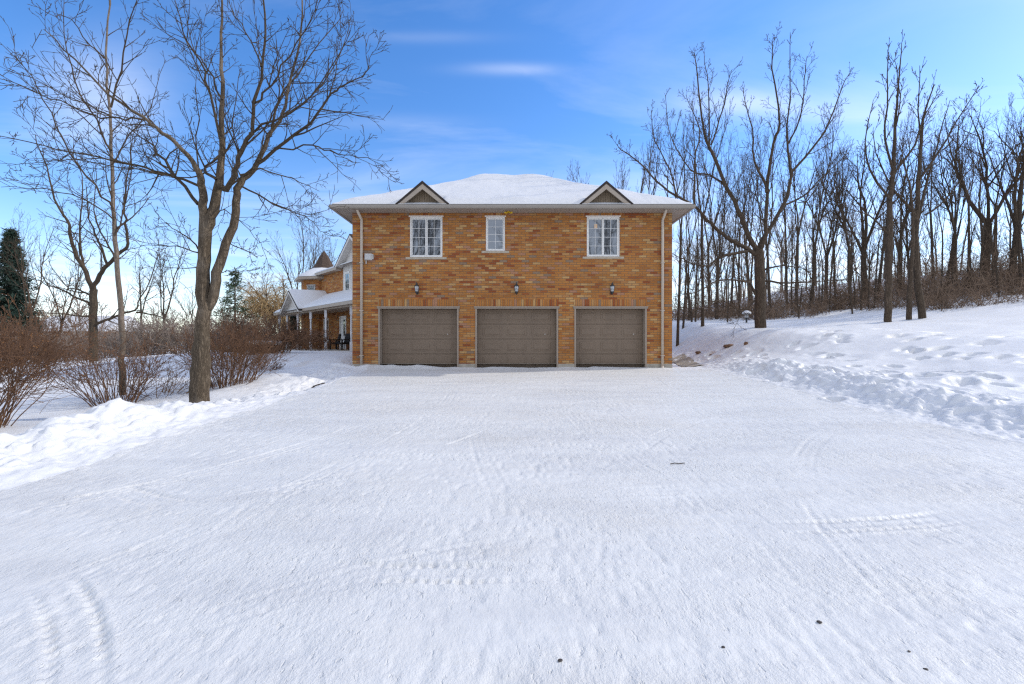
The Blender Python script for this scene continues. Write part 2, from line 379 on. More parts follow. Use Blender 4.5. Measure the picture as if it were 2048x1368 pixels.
def H(x, y, detail=True):
    x = np.asarray(x, dtype=np.float64); y = np.asarray(y, dtype=np.float64)
    drive = .034*np.clip(y, -6, 16.6)
    drive = drive + .03*np.exp(-((y-11.5)/3.5)**2)
    # left: level lawn, raised towards the porch
    wl = sst(9, 19.5, y)*sst(-27, -13, x)
    lawn = .06 + .92*wl + .10*sst(3, 9, y)*0
    sL = edge_left(y) - x
    z = np.where(sL > 0, drive + (lawn-drive)*sst(.1, 1.9, sL), drive)
    lump = 1 + 1.1*fbm(x*.75+9, y*.75, 3, 21)
    hL = (.17+.30*np.exp(-((y-6.6)/1.1)**2))*(1-sst(7.6, 10.2, y)) + .06
    z = z + hL*.85*np.exp(-((sL-1.15)/.62)**2)*np.clip(lump, .7, 1.35)*(1-sst(15.5, 16.6, y))
    z = z - .22*np.exp(-((sL-.7)/.45)**2)*sst(9.6, 10.8, y)*(1-sst(12.6, 14.6, y)) + .16*np.exp(-((sL-2.2)/.8)**2)*sst(9.2, 11, y)*(1-sst(13.5, 16, y))
    # right: hill
    yc = np.where(y > 45, 45 + 22*(1-np.exp(-(y-45)/22)), y); xc = np.clip(x, -60, 60); 
    hill = .05 + .05*xc + .0735*yc + .027*np.clip(xc-17, 0, 21)**1.5*np.exp(-np.clip(y-60,0,400)/120)
    sR = x - edge_right(y)
    bw = 7.0 - 3.0*sst(11, 17, y)
    step = drive + (.30-.12*sst(14, 17, y))*sst(.0, 1.5, sR)
    z = np.where(sR > 0, step + (hill-step)*sst(.8, bw, sR), z)
    lumpR = 1 + .9*fbm(x*.9+2, y*.9+31, 3, 27)
    z = z + .12*np.exp(-((sR-1.0)/.55)**2)*np.clip(lumpR, .15, 1.9)*(1-.35*sst(12.5, 15.5, y))*(1-sst(15.6,17.5,y))
    z = z + .05*np.exp(-((sR-2.1)/.45)**2)*np.clip(lumpR, 0, 1.8)*(1-sst(12.5, 15.5, y))
    # snow drift along the garage doors and round the left corner
    z = z + np.where((x > -6.4) & (x < 5.9) & (y < 17), (.05+.07*sst(-2.2,-4.2,x))*np.exp(-((y-16.15)/.30)**2)*(1+.9*fbm(x*1.6, y*0+1.2, 3, 44)), 0)
    z = z - .10*sst(-4.9,-5.7,x)*np.exp(-((y-16.2)/.8)**2)*np.where(x > -7.5, 1, 0)
    if detail:
        bz = np.exp(-((np.maximum(sL, sR)-.85)/.6)**2)*(1-sst(15.3, 16.0, y))
        z = z + bz*(.055*sst(.12, .34, vnoise(x*4.3+1.3*y, y*4.3, 101)) + .035*sst(.1, .3, vnoise(x*8.1, y*8.1-x, 103)))
        off = np.clip(np.maximum(sL, sR), 0, 2)/2
        und = fbm(x*.55, y*.55, 5, 3)
        z = z + off*((.065+.05*(sR > 1))*und + .04*np.abs(fbm(x*1.7, y*1.7, 4, 13)))
        z = z + np.exp(-((np.maximum(sL, sR)-.75)/.8)**2)*(.075*fbm(x*2.6, y*2.6, 5, 33, .6) + .045*np.abs(fbm(x*6, y*6, 3, 37)))
        on = 1-np.clip(np.maximum(sL, sR)/.3, 0, 1)
        z = z + on*(.028*fbm(x*.45, y*.8, 2, 51) + .0040*fbm(x*5.1+.5*y, y*3.6-.6*x, 4, 57, .66) )
        pit = vnoise(x*17+.8*y, y*8, 61); mk = sst(-.1, .3, vnoise(x*.9, y*1.2, 63))
        z = z - on*.005*sst(.2, .42, pit)*mk
        pit = vnoise(x*26, y*11+.4*x, 67)
        z = z - on*.006*sst(.16, .40, pit)*sst(-.3, .2, vnoise(x*1.3+5, y*2.1, 69))
    return z
def carve(X, Y, Z):
    for fx, fy, r, dep, a in FOOT:
        m_ = (np.abs(X-fx) < r*5) & (np.abs(Y-fy) < r*5)
        if not m_.any(): continue
        dx, dy = X[m_]-fx, Y[m_]-fy
        u, v = dx*math.cos(a)+dy*math.sin(a), -dx*math.sin(a)+dy*math.cos(a)
        q = np.sqrt((u/(1.5*r))**2 + (v/r)**2) + .35*vnoise(X[m_]*7, Y[m_]*7, 71)
        Z[m_] += -1.6*dep*(1-sst(.45, 1.0, q)) + .22*dep*np.exp(-((q-1.15)/.28)**2)
    for cx, cy, rad, a0, a1, hw, dep in TYRE:
        dist = np.hypot(X-cx, Y-cy)-rad
        m_ = np.abs(dist) < hw*1.6
        if not m_.any(): continue
        ang = np.arctan2(Y[m_]-cy, X[m_]-cx); dd = dist[m_]
        ok = sst(a0, a0+.1, ang)*(1-sst(a1-.1, a1, ang))
        if a1 > math.pi: ang = np.where(ang < 0, ang+2*math.pi, ang); ok = sst(a0, a0+.1, ang)*(1-sst(a1-.1, a1, ang))
        s = ang*rad
        fade = np.clip(.45+2.2*vnoise(s*1.3, dd*2.5+rad*3, 81), 0, 1.1)
        inside = 1-sst(hw*.8, hw, np.abs(dd))
        ribs = .5+.5*np.cos(dd/hw*math.pi*2.5)
        lug = sst(-.1, .4, np.sin(s*2*math.pi/.07 + np.sign(dd)*1.2 + 2.2*vnoise(s*3.1, dd*9+rad, 83)))*sst(hw*.45, hw*.6, np.abs(dd))
        Z[m_] -= ok*fade*dep*inside*(.55*ribs + .9*lug) - ok*fade*dep*.6*np.exp(-((np.abs(dd)-hw*1.12)/(hw*.15))**2)
    return Z
def spaced(a, b, h0, g):
    o, x, h = [], a, h0
    while x < b: o.append(x); x += h; h *= g
    return o
def hz(x, y): return float(H(np.array([x]), np.array([y]), False)[0])
def hz2(x, y):
    a = np.array([x], dtype=float); b = np.array([y], dtype=float)
    return float(carve(a, b, H(a, b))[0])
xs_l = [-x for x in spaced(6.2, 420, .03, 1.045)][::-1]; xs_r = spaced(8.6, 420, .03, 1.045)
xs = np.array(xs_l + list(np.arange(-6.17, 8.6, .0175)) + xs_r)
ys_b = [-y for y in spaced(-1.55, 200, .02, 1.10)][::-1]
ys = [1.56]
while ys[-1] < 22: ys.append(ys[-1] + .0046*ys[-1])
ys = np.array([y for y in ys_b if y < 1.55] + ys + spaced(ys[-1]+.1, 420, .11, 1.03))
X, Y = np.meshgrid(xs, ys); sh = X.shape
Xf, Yf = X.ravel(), Y.ravel()
Zf = carve(Xf, Yf, H(Xf, Yf))
V = np.stack([Xf, Yf, Zf], 1)
nx = sh[1]
ii = (np.arange(sh[0]-1)[:, None]*nx + np.arange(nx-1)[None, :]).ravel()
Q = np.stack([ii, ii+1, ii+1+nx, ii+nx], 1)
xm, ym = Xf[ii], Yf[ii]
isd = (xm > edge_left(ym)) & (xm < edge_right(ym)) & (ym < 16.0)
def sub(name, q, mat):
    used = np.unique(q); rm = np.full(len(V), -1, dtype=np.int64); rm[used] = np.arange(len(used))
    return tag(link_mesh(name, mesh_np(name, V[used], rm[q], smooth=True), mat), kind='structure')
sub('driveway', Q[isd], M['drive']); sub('ground', Q[~isd], M['snow'])
print('terrain', len(V), round(time.time()-T0, 1))

# bare strip of concrete path beside the house corner
b = MB(); pz = [(5.85,16.0),(7.0,15.1),(7.35,15.35),(6.4,16.9),(5.85,17.3)]
px_ = np.linspace(0, 1, 14); P0, P1 = np.array([6.35, 17.0]), np.array([7.5, 22.0])
vv, qq = [], []
for i, s_ in enumerate(px_):
    for j in range(6):
        x = P0[0]+(P1[0]-P0[0])*s_+j*.16; y = P0[1]+(P1[1]-P0[1])*s_+.08*math.sin(j*2+i); vv.append((x, y, hz2(x, y)+.02))
for i in range(13):
    for j in range(5): k = i*6+j; qq.append((k, k+1, k+7, k+6))
tag(link_mesh('path', mesh_np('path', vv, qq), M['concrete']), kind='structure')
pts_ = []
for i in range(12):
    px = 572+7*i
    d = 11.0+.10*i; x = (px-1024)/F*d; pts_.append((x, d, hz2(x, d)+.012))
ke = MB().tube(pts_, .022, 7).build('kerb_shadow_line', M['shingle'], None, pts_[5])  # dark strip standing in for the shadowed edge line in the snow
tag(ke, 'dark curved kerb line drawn for the shadowed snow edge left of the garage', 'kerb')
# ------------------------------------------------------------------ the house
HD, WX0, WX1 = 16.25, -5.70, 5.72
PXM = F/HD
def wx(px): return (px-1024)/PXM
def wz(py): return EYE-(py-684)/PXM
house = thing('brick_house', 'orange brick house with three garage doors, snowy hipped roof and porch wing', 'house', (0, HD, .3))
holes = []
DOORS = [(757,917), (951,1116), (1149,1293)]
WINS = [(819.5,885,433.5,514,2), (971.5,1010,433.5,501.5,1), (1173.5,1239.5,433.5,513,2)]
ZD0, ZD1 = .45, wz(613)
for a, c in DOORS: holes.append((wx(a), wx(c), -1, ZD1))
for a, c, d, e, n in WINS: holes.append((wx(a), wx(c), wz(e), wz(d)))
ZT, ZF = wz(425.5), wz(727.5)
def holed_wall(mb, x0, x1, z0, z1, hs, y, depth, T=None):
    gx = sorted({x0, x1, *[h[0] for h in hs], *[h[1] for h in hs]}); gz = sorted({z0, z1, *[min(max(q, z0), z1) for h in hs for q in h[2:]]})
    for i in range(len(gx)-1):
        for j in range(len(gz)-1):
            cx, cz = (gx[i]+gx[i+1])/2, (gz[j]+gz[j+1])/2
            if any(h[0] < cx < h[1] and h[2] < cz < h[3] for h in hs): continue
            mb.quad((gx[i],y,gz[j]), (gx[i+1],y,gz[j]), (gx[i+1],y,gz[j+1]), (gx[i],y,gz[j+1]))
    for a, c, d, e in hs:
        d = max(d, z0); e = min(e, z1)
        if e <= d: continue
        mb.quad((a,y,d), (a,y,e), (a,y+depth,e), (a,y+depth,d)); mb.quad((c,y,e), (c,y,d), (c,y+depth,d), (c,y+depth,e))
        mb.quad((a,y,e), (c,y,e), (c,y+depth,e), (a,y+depth,e))
        if d > z0+.01: mb.quad((c,y,d), (a,y,d), (a,y+depth,d), (c,y+depth,d))
YB = 24.9
mb = MB(); holed_wall(mb, WX0, WX1, ZF, ZT, holes, HD, .33)
mb.quad((WX0,YB,ZF),(WX0,HD,ZF),(WX0,HD,ZT),(WX0,YB,ZT)); mb.quad((WX1,HD,ZF),(WX1,YB,ZF),(WX1,YB,ZT),(WX1,HD,ZT)); mb.quad((WX1,YB,ZF),(WX0,YB,ZF),(WX0,YB,ZT),(WX1,YB,ZT))
mb.build('wall', M['brick'], house)
mb = MB(); holed_wall(mb, WX0-.004, WX1+.004, -.3, ZF, [(a,c,-1,9) for a,c,_,_ in holes[:3]], HD-.006, .33)
mb.quad((WX0-.004,YB,-.3),(WX0-.004,HD-.006,-.3),(WX0-.004,HD-.006,ZF),(WX0-.004,YB,ZF)); mb.quad((WX1+.004,HD-.006,-.3),(WX1+.004,YB,-.3),(WX1+.004,YB,ZF),(WX1+.004,HD-.006,ZF))
mb.build('foundation', M['concrete'], house)
for a, c in DOORS: MB().box(wx(a)-.02, wx(c)+.02, HD-.005, HD+.05, ZD1+.004, ZD1+.255).build('brick_lintel', M['soldier'], house)
for a, c, d, e, n in WINS: MB().box(wx(a)-.12, wx(c)+.12, HD-.005, HD+.05, wz(d)+.041, ZT-.006).build('brick_lintel', M['soldier'], house)

def garage_door(a, c):
    x0, x1 = wx(a), wx(c); yb = HD+.31
    xi0, xi1, zt = x0+.05, x1-.05, ZD1-.075
    mb = MB(); mb.box(xi0, xi1, yb+.012, yb+.06, ZD0-.2, zt)
    n = 4; hs = (zt-.52)/n
    for r in range(n):
        z0, z1 = .52+r*hs+.009, .52+(r+1)*hs-.009
        mb.bbox(xi0+.004, xi1-.004, yb-.008, yb+.012, z0, z1, .006)
        wd = xi1-xi0; pw = wd*.245; gap = (wd-3*pw)/4.0
        for k in range(3):
            p0 = xi0+gap+k*(pw+gap)
            mb.bbox(p0, p0+pw, yb-.020, yb-.008, z0+.10, z1-.09, .012)
            mb.bbox(p0+.06, p0+pw-.06, yb-.032, yb-.020, z0+.16, z1-.15, .012)
    g = mb.build('garage_door', M['door'], house)
    fr = MB(); fr.box(x0-.005, xi0, HD-.018, yb+.0, ZD0-.2, ZD1-.078); fr.box(xi1, x1+.005, HD-.018, yb, ZD0-.2, ZD1-.078)
    fr.box(x0-.045, x1+.045, HD-.03, yb, ZD1-.075, ZD1-.03); fr.box(x0-.055, x1+.055, HD-.045, HD+.05, ZD1-.028, ZD1+.003)
    fr.build('frame', M['jamb'], g)
    s = MB(); s.box(xi0+.01, xi1-.01, yb-.02, yb+.006, .40, .519); s.build('weather_strip', M['black'], g)
    h = MB(); xh = x0+(x1-x0)*.85; h.lathe([(.018,0),(.018,.02),(.012,.03)], 0, 0, 8)
    h.v = [(xh+p[0], yb-.008-p[2], wz(668)+p[1]) for p in h.v]; h.build('handle', M['white'], g)
for a, c in DOORS: garage_door(a, c)

def window(mb_T, x0, x1, z0, z1, y, sashes, cols, rows, parent, frame_mat=None, sill=True, ext=.15, pd=.066):
    fr = MB(mb_T); fw = .042
    fr.bbox(x0, x1, y-.012, y+.09, z1-fw, z1, .008); fr.bbox(x0, x1, y-.012, y+.09, z0, z0+fw, .008)
    fr.bbox(x0, x0+fw, y-.010, y+.09, z0+fw, z1-fw, .008); fr.bbox(x1-fw, x1, y-.010, y+.09, z0+fw, z1-fw, .008)
    fr.box(x0-.035, x1+.035, y-.035, y+.02, z1+.001, z1+.04)
    f = fr.build('window', M['white'], parent)
    sw = (x1-x0-2*fw)/sashes; gl = MB(mb_T); sa = MB(mb_T); mu = MB(mb_T)
    for s in range(sashes):
        a, c = x0+fw+s*sw, x0+fw+(s+1)*sw; w_ = .036
        a += .004; c -= .004
        sa.bbox(a, a+w_, y+.02, y+.085, z0+fw+.003, z1-fw-.003, .008); sa.bbox(c-w_, c, y+.02, y+.085, z0+fw+.003, z1-fw-.003, .008)
        sa.bbox(a+w_, c-w_, y+.022, y+.085, z0+fw+.003, z0+fw+w_, .008); sa.bbox(a+w_, c-w_, y+.022, y+.085, z1-fw-w_, z1-fw-.003, .008)
        ga, gc, g0, g1 = a+w_, c-w_, z0+fw+w_, z1-fw-w_
        gl.box(ga-.0, gc+.0, y+pd, y+pd+.009, g0-.0, g1+.0)
        for k in range(1, cols): xx = ga+(gc-ga)*k/cols; mu.box(xx-.0055, xx+.0055, y+pd-.016, y+pd, g0, g1)
        for k in range(1, rows): zz = g0+(g1-g0)*k/rows; mu.box(ga, gc, y+pd-.013, y+pd, zz-.0055, zz+.0055)
    sa.build('sash', M['white'], f); gl.build('pane', M['glass'], f)
    if cols > 1 or rows > 1: mu.build('glazing_bar', M['white'], f)
    if sill:
        s = MB(mb_T); s.bbox(x0-ext, x1+ext, y-.05, y+.1, z0-.085, z0-.003, .012); s.build('sill', M['stone'], f)
    return f
wn = [window(None, wx(a), wx(c), wz(e), wz(d), HD+.03, n, 2, 4, house) for a, c, d, e, n in WINS]
st = MB(); st.box(wx(1189.5), wx(1195.5), HD+.094, HD+.0955, wz(456), wz(447)); st.build('lamp_glint', plain('lamp_glint_paint', (.75,.50,.30), .6, .2, .3, 40), wn[2])  # flat orange patch painted for the lamp light seen in the pane

# soffit, fascia, gutter
OV = .5
EX0, EX1, EY0, EY1 = WX0-OV, WX1+OV, HD-OV, YB+OV
ZS = ZT+.01
mb = MB(); mb.box(EX0+.02, EX1-.02, EY0+.02, HD-.002, ZS-.012, ZS+.02)
mb.box(EX0+.02, WX0-.002, HD-.002, EY1-.02, ZS-.012, ZS+.02); mb.box(WX1+.002, EX1-.02, HD-.002, EY1-.02, ZS-.012, ZS+.02)
k = EX0+.1
while k < EX1-.1:
    mb.box(k, k+.012, EY0+.03, HD-.03, ZS-.018, ZS-.0121); k += .1
k = HD
while k < EY1-.1:
    mb.box(EX0+.03, WX0-.03, k, k+.012, ZS-.018, ZS-.0121); mb.box(WX1+.03, EX1-.03, k, k+.012, ZS-.018, ZS-.0121); k += .1
mb.build('soffit', M['soffit'], house)
mb = MB()
prof = [(0,0),(.075,0),(.105,.05),(.105,.125),(.092,.125),(.088,.05),(.07,.015),(0,.015)]
for (x0,y0,x1,y1,nx_,ny_) in ((EX0,EY0,EX1,EY0,0,-1),(EX0,EY1,EX0,EY0,-1,0),(EX1,EY0,EX1,EY1,1,0)):
    ln = Vector((x1-x0, y1-y0, 0)).length; dx, dy = (x1-x0)/ln, (y1-y0)/ln
    pts = []
    for (e, s) in ((x0, y0), (x1, y1)):
        sg = -1 if (e, s) == (x0, y0) else 1
        for o_, h_ in prof: pts.append((e+nx_*o_+dx*sg*o_, s+ny_*o_+dy*sg*o_, ZS-.02+h_))
    n = len(prof)
    mb.add(pts, [(i, (i+1) % n, n+(i+1) % n, n+i) for i in range(n)])
mb.box(EX0+.003, EX1-.003, EY0+.002, EY0+.022, ZS-.03, ZS+.12); mb.box(EX0+.002, EX0+.022, EY0+.022, EY1, ZS-.03, ZS+.12); mb.box(EX1-.022, EX1-.002, EY0+.022, EY1, ZS-.03, ZS+.12)
mb.build('gutter', M['gutter'], house)
# hipped roof and its snow
ZE, TP = ZS+.10, .54
def roof_h(x, y):
    d = np.minimum(np.minimum(x-EX0, EX1-x), np.minimum(y-EY0, EY1-y)); return d
mbr = MB(); hw = 4.78
rz = ZE+TP*hw; ry = (EY0+EY1)/2; rx0, rx1 = EX0+hw, EX1-hw
c0, c1, c2, c3, r0, r1 = (EX0,EY0,ZE),(EX1,EY0,ZE),(EX1,EY1,ZE),(EX0,EY1,ZE),(rx0,ry,rz),(rx1,ry,rz)
mbr.quad(c0,c1,r1,r0); mbr.quad(c2,c3,r0,r1); mbr.tri(c1,c2,r1); mbr.tri(c3,c0,r0)
roof = mbr.build('roof', M['shingle'], house)
gx = np.concatenate([np.linspace(EX0-.03, EX0+.5, 16)[:-1], np.linspace(EX0+.5, EX1-.5, 180), np.linspace(EX1-.5, EX1+.03, 16)[1:]])
gy = np.concatenate([np.linspace(EY0-.05, EY0+.5, 18)[:-1], np.linspace(EY0+.5, EY1, 130)])
GX, GY = np.meshgrid(gx, gy)
def smin(a, b, k):
    h = np.clip(.5+.5*(b-a)/k, 0, 1); return b*(1-h)+a*h-k*h*(1-h)
sx = smin(GX-EX0, EX1-GX, .3); sy = smin(GY-EY0, EY1-GY, .3)
D = smin(smin(sx, sy, .5), np.full_like(sx, 4.72), .35)
edge = np.minimum(np.minimum(GX-gx[0], gx[-1]-GX), np.minimum(GY-gy[0], 9+0*GY))
thick = .17*np.sqrt(np.clip(edge/.35, 0, 1)) + .05*fbm(GX*.8, GY*.8, 4, 91)*np.clip(edge/.4, 0, 1) + .012*fbm(GX*5, GY*5, 2, 95)*np.clip(edge/.4, 0, 1)
hump = .16*np.exp(-((GX+1.15)/1.0)**2-((GY-ry)/1.3)**2) + .14*np.exp(-((GX-1.0)/.9)**2-((GY-ry)/1.3)**2)
SZ = ZE+.03 + TP*np.clip(D, 0, 9) + thick + hump
SZ = np.where(edge <= 1e-6, ZE+.035, SZ)
for dcx in ((845-1024)/F*EY0, (1212.5-1024)/F*EY0):
    dm = (1-sst(.50, .75, np.abs(GX-dcx)))*(1-sst(EY0+.40, EY0+.9, GY))
    SZ = SZ - dm*np.clip(thick-.03, 0, 1)
sv = np.stack([GX.ravel()-house.location.x, GY.ravel()-house.location.y, SZ.ravel()-house.location.z], 1)
n1 = GX.shape[1]; ii = (np.arange(GX.shape[0]-1)[:,None]*n1+np.arange(n1-1)[None,:]).ravel()
link_mesh('snow', mesh_np('roof_snow', sv, np.stack([ii,ii+1,ii+1+n1,ii+n1],1), smooth=True), M['roofsnow'], roof)

def gable_dormer(cx, hw_, pk):
    yF = EY0-.02; z0 = ZE+.055
    y1 = EY0 + (pk-ZE)/TP + .2
    sh_ = MB(); th = .08
    for sg in (-1, 1):
        a = [(cx, pk), (cx+sg*hw_, z0), (cx+sg*hw_, z0-th), (cx, pk-th*1.3)]
        if sg == 1: a = a[::-1]
        sh_.poly_y(a, yF-.03, y1)
    g = sh_.build('dormer', M['shingle'], house)
    ra = MB(); b_ = .15
    sl = (pk-z0)/hw_
    for sg in (-1, 1):
        a = [(cx, pk-th*1.3-.001), (cx+sg*(hw_-.01), z0-th-.002), (cx+sg*(hw_-.01-b_/sl*1.05), z0-th-.002), (cx, pk-th*1.3-b_*1.25)]
        if sg == 1: a = a[::-1]
        ra.poly_y(a, yF-.015, yF+.03)
    ra.build('rake_board', M['taupe'], g)
    fc = MB(); zi = pk-th*1.3-.03
    x = cx-hw_+.02
    while x < cx+hw_-.02:
        xe = min(x+.085, cx+hw_-.02)
        h0, h1 = zi-abs(x-cx)*sl, zi-abs(xe-cx)*sl
        if max(h0, h1) > z0-.04: fc.poly_y([(x+.004, z0-.08), (xe-.004, z0-.08), (xe-.004, max(h1, z0-.07)), (x+.004, max(h0, z0-.07))], yF+.25, yF+.28)
        x = xe
    fc.poly_y([(cx-hw_+.03, z0-.08), (cx+hw_-.03, z0-.08), (cx, zi)], yF+.281, yF+.30)
    fc.build('gable_face', M['dormer'], g)
    so_ = MB()
    for sg in (-1, 1):
        so_.add([(cx, yF+.03, zi+.0), (cx, yF+.25, zi+.0), (cx+sg*(hw_-.04), yF+.25, z0-.03), (cx+sg*(hw_-.04), yF+.03, z0-.03)], [(0,1,2,3)])
    so_.build('dormer_soffit', M['soffit'], g)
    fl = MB(); fl.add([(cx-hw_+.25, yF+.20, z0+.05), (cx+hw_-.25, yF+.20, z0+.05), (cx+hw_-.25, yF+.245, z0+.13), (cx-hw_+.25, yF+.245, z0+.13)], [(0,1,2,3)]); fl.build('flashing', M['shingle'], g)
PK = EYE + (684-361.5)/F*(EY0-.02)
gable_dormer((845-1024)/F*EY0, .93, PK); gable_dormer((1212.5-1024)/F*EY0, .93, PK)

# downspouts
for (pa, pb) in (((715.4, 418), (724.5, 440)), ((1331.6, 417), (1324, 441))):
    xa = (pa[0]-1024)/F*(HD-.42); xb = wx(pb[0])
    d = MB(); yw = HD-.07
    d.tube([(xa, HD-.45, ZS-.02), (xa, HD-.43, ZS-.07), (xb, yw, wz(pb[1])), (xb, yw, wz(pb[1])-.1), (xb-.01, yw, .62)], .048, 8, .8)
    d.tube([(xb-.01, yw, .64), (xb-.01, yw-.02, .45), (xb-.03, yw-.14, .34)], .05, 8, .8)
    o = d.build('downspout', M['pipe'], house, smooth=True)
    for zz in (4.3, 2.6, 1.0): MB().box(xb-.065, xb+.055, yw-.052, HD-.001, zz, zz+.03).build('strap', M['pipe'], o)

# wall lanterns
def lantern(px, label):
    x, z, y = wx(px), wz(578), HD
    lt = thing('wall_lantern', label, 'lantern', (x, y, z-.22), 'black lanterns over the garage doors')
    b = MB(); b.lathe([(.0,0),(.045,0),(.05,.012),(.03,.02)], 0, 0, 10); b.v = [(x+p[0]*1.0, y-p[2], z-.10+p[1]*1.9) for p in b.v]
    b.tube([(x, y-.02, z-.12), (x, y-.09, z-.17), (x, y-.14, z-.15), (x, y-.14, z-.10)], .012, 6)
    b.lathe([(.012,z-.215),(.02,z-.19),(.035,z-.16),(.05,z-.125),(.058,z-.105)], x, y-.14, 8); b.build('bracket', M['black'], lt, smooth=True)
    g = MB(); g.lathe([(.05,z-.104),(.068,z+.0),(.074,z+.075)], x, y-.14, 8); g.build('lamp_glass', M['lampglass'], lt)
    c = MB()
    for k in range(8):
        a = 2*math.pi*k/8; c.tube([(x+.052*math.cos(a), y-.14+.052*math.sin(a), z-.105), (x+.076*math.cos(a), y-.14+.076*math.sin(a), z+.076)], .006, 4)
    c.lathe([(.06,z-.03),(.064,z-.03),(.066,z-.018),(.062,z-.018)], x, y-.14, 8)
    c.build('cage', M['black'], lt)
    c = MB(); c.lathe([(.085,z+.075),(.088,z+.09),(.06,z+.125),(.03,z+.16),(.022,z+.18),(.028,z+.195),(.01,z+.225)], x, y-.14, 8); c.build('cap', M['black'], lt, smooth=True)
lantern(835, 'black wall lantern on the brick above the garage door nearest the porch')
lantern(1033, 'black wall lantern on the brick above the middle garage door')
lantern(1223, 'black wall lantern on the brick above the garage door nearest the hill')
# utility box and the yellow detector
eb = thing('meter_box', 'grey utility box on the brick beside the left downspout', 'utility box', (wx(739), HD, wz(522)))
b = MB(); b.bbox(wx(731), wx(745), HD-.12, HD-.001, wz(521), wz(508), .015); b.build('casing', M['greybox'], eb)
b = MB(); b.bbox(wx(732.5), wx(743.5), HD-.132, HD-.121, wz(519.5), wz(509.5), .006); b.box(wx(745)+.001, wx(747.5), HD-.06, HD-.001, wz(519), wz(509)); b.build('cover', M['greybox'], eb)
b = MB(); b.tube([(wx(733), HD-.04, wz(521.2)), (wx(733), HD-.04, wz(528))], .02, 8); b.build('conduit', M['greybox'], eb)
yb_ = thing('floodlight', 'small yellow twin floodlight under the soffit above the middle garage door', 'floodlight', (wx(1017), HD-.2, ZS-.02))
b = MB(); b.lathe([(.05, ZS-.05), (.05, ZS-.019)], wx(1017), HD-.2, 10); b.build('mount', M['yellow'], yb_)
for sg in (-1, 1):
    b = MB(); b.tube([(wx(1017)+sg*.03, HD-.2, ZS-.05), (wx(1017)+sg*.07, HD-.24, ZS-.075), (wx(1017)+sg*.12, HD-.30, ZS-.085)], .032, 8); b.build('lamp_head', M['yellow'], yb_)

# ---- porch wing, turned about 45 degrees
A0 = Vector((-8.7, 24.5, 0)); U = Vector((-.671, .741, 0)); N = Vector((.741, .671, 0))
# local frame: x runs away to the left along the front, y runs inwards, z up;  mirrored so that outward faces keep their winding
def TL(p): return A0 + U*(-p.x) + N*p.y + Vector((0,0,p.z))
# local x is -u, so u = 5 is x = -5
FLOOR = 1.02
mb = MB(TL)
WV = 1.9
def uw(mbx, u0, u1, z0, z1, hs, v): holed_wall(mbx, -u1, -u0, z0, z1, [(-h[1], -h[0], h[2], h[3]) for h in hs], v, .12)
hd, hw1 = (5.25, 6.35, FLOOR, FLOOR+2.2), (8.4, 9.35, FLOOR+.55, FLOOR+2.1)
uw(mb, -4, 13.2, .2, 6.35, [hd, hw1], WV+.02)
mb.quad(TL(Vector((-13.2, 9, .2)))-A0*0, TL(Vector((-13.2, WV+.02, .2))), TL(Vector((-13.2, WV+.02, 6.35))), TL(Vector((-13.2, 9, 6.35)))) if False else mb.quad((-13.2,9,.2),(-13.2,WV+.02,.2),(-13.2,WV+.02,6.35),(-13.2,9,6.35))
mb.build('porch_wing_wall', M['brick'], house)
# front door and porch window
d = MB(TL); d.bbox(-6.28, -5.32, WV+.05, WV+.10, FLOOR+.02, FLOOR+2.12, .01); pd = d.build('front_door', M['white'], house)
d = MB(TL); d.box(-5.80, -5.50, WV+.04, WV+.0499, FLOOR+.9, FLOOR+1.95); d.build('pane', M['glass'], pd)
d = MB(TL); d.box(-6.35, -6.285, WV-.01, WV+.12, FLOOR, FLOOR+2.2); d.box(-5.315, -5.25, WV-.01, WV+.12, FLOOR, FLOOR+2.2); d.box(-6.285, -5.315, WV-.01, WV+.12, FLOOR+2.13, FLOOR+2.2); d.build('frame', M['white'], pd)
window(TL, -9.35, -8.4, FLOOR+.55, FLOOR+2.1, WV+.03, 1, 2, 3, house, ext=.05, pd=.022)
# siding gable with its window
GP, GE, GU = 8.20, 6.46, 3.6
hs = 2.5
mb = MB(TL); zb = 4.0
y = WV-.02
u_ = GU-2.1
xs_ = [-(GU+2.1), -(GU+.42+.45), -(GU+.42-.45), -(GU-2.1)]
def gz_(u): return GP-.12-(GP-GE)/hs*abs(u-GU)
mb.poly_y([(-(GU+2.1), zb), (-(GU-2.1), zb), (-(GU-2.1), gz_(GU-2.1)), (-GU, gz_(GU)), (-(GU+2.1), gz_(GU+2.1))], y, y+.03)
k = GU-2.0
while k < GU+2.05:
    mb.box(-k-.02, -k+.02, y-.012, y-.001, zb+.02, gz_(k)-.06); k += .4
mb.build('gable_siding', M['siding'], house)
window(TL, -(GU+1.72), -(GU+.98), 4.55, 5.98, y-.05, 1, 2, 4, house, sill=False, pd=.022)
rf = MB(TL)
for sg in (-1, 1):
    a = [(-GU, GP), (-(GU+sg*hs), GE), (-(GU+sg*hs), GE-.06), (-GU, GP-.075)]
    if sg == -1: a = a[::-1]
    rf.poly_y(a, WV-.46, WV+4.5)
gr = rf.build('gable_roof', M['shingle'], house)
ra = MB(TL)
for sg in (-1, 1):
    a = [(-GU, GP-.076), (-(GU+sg*(hs-.01)), GE-.061), (-(GU+sg*(hs-.01)), GE-.24), (-GU, GP-.27)]
    if sg == -1: a = a[::-1]
    ra.poly_y(a, WV-.45, WV-.41)
    ra.add([(-GU, WV-.41, GP-.26), (-(GU+sg*(hs-.02)), WV-.41, GE-.235), (-(GU+sg*(hs-.02)), WV-.02, GE-.235), (-GU, WV-.02, GP-.26)], [(0,1,2,3)])
ra.build('rake_board', M['siding'], gr)
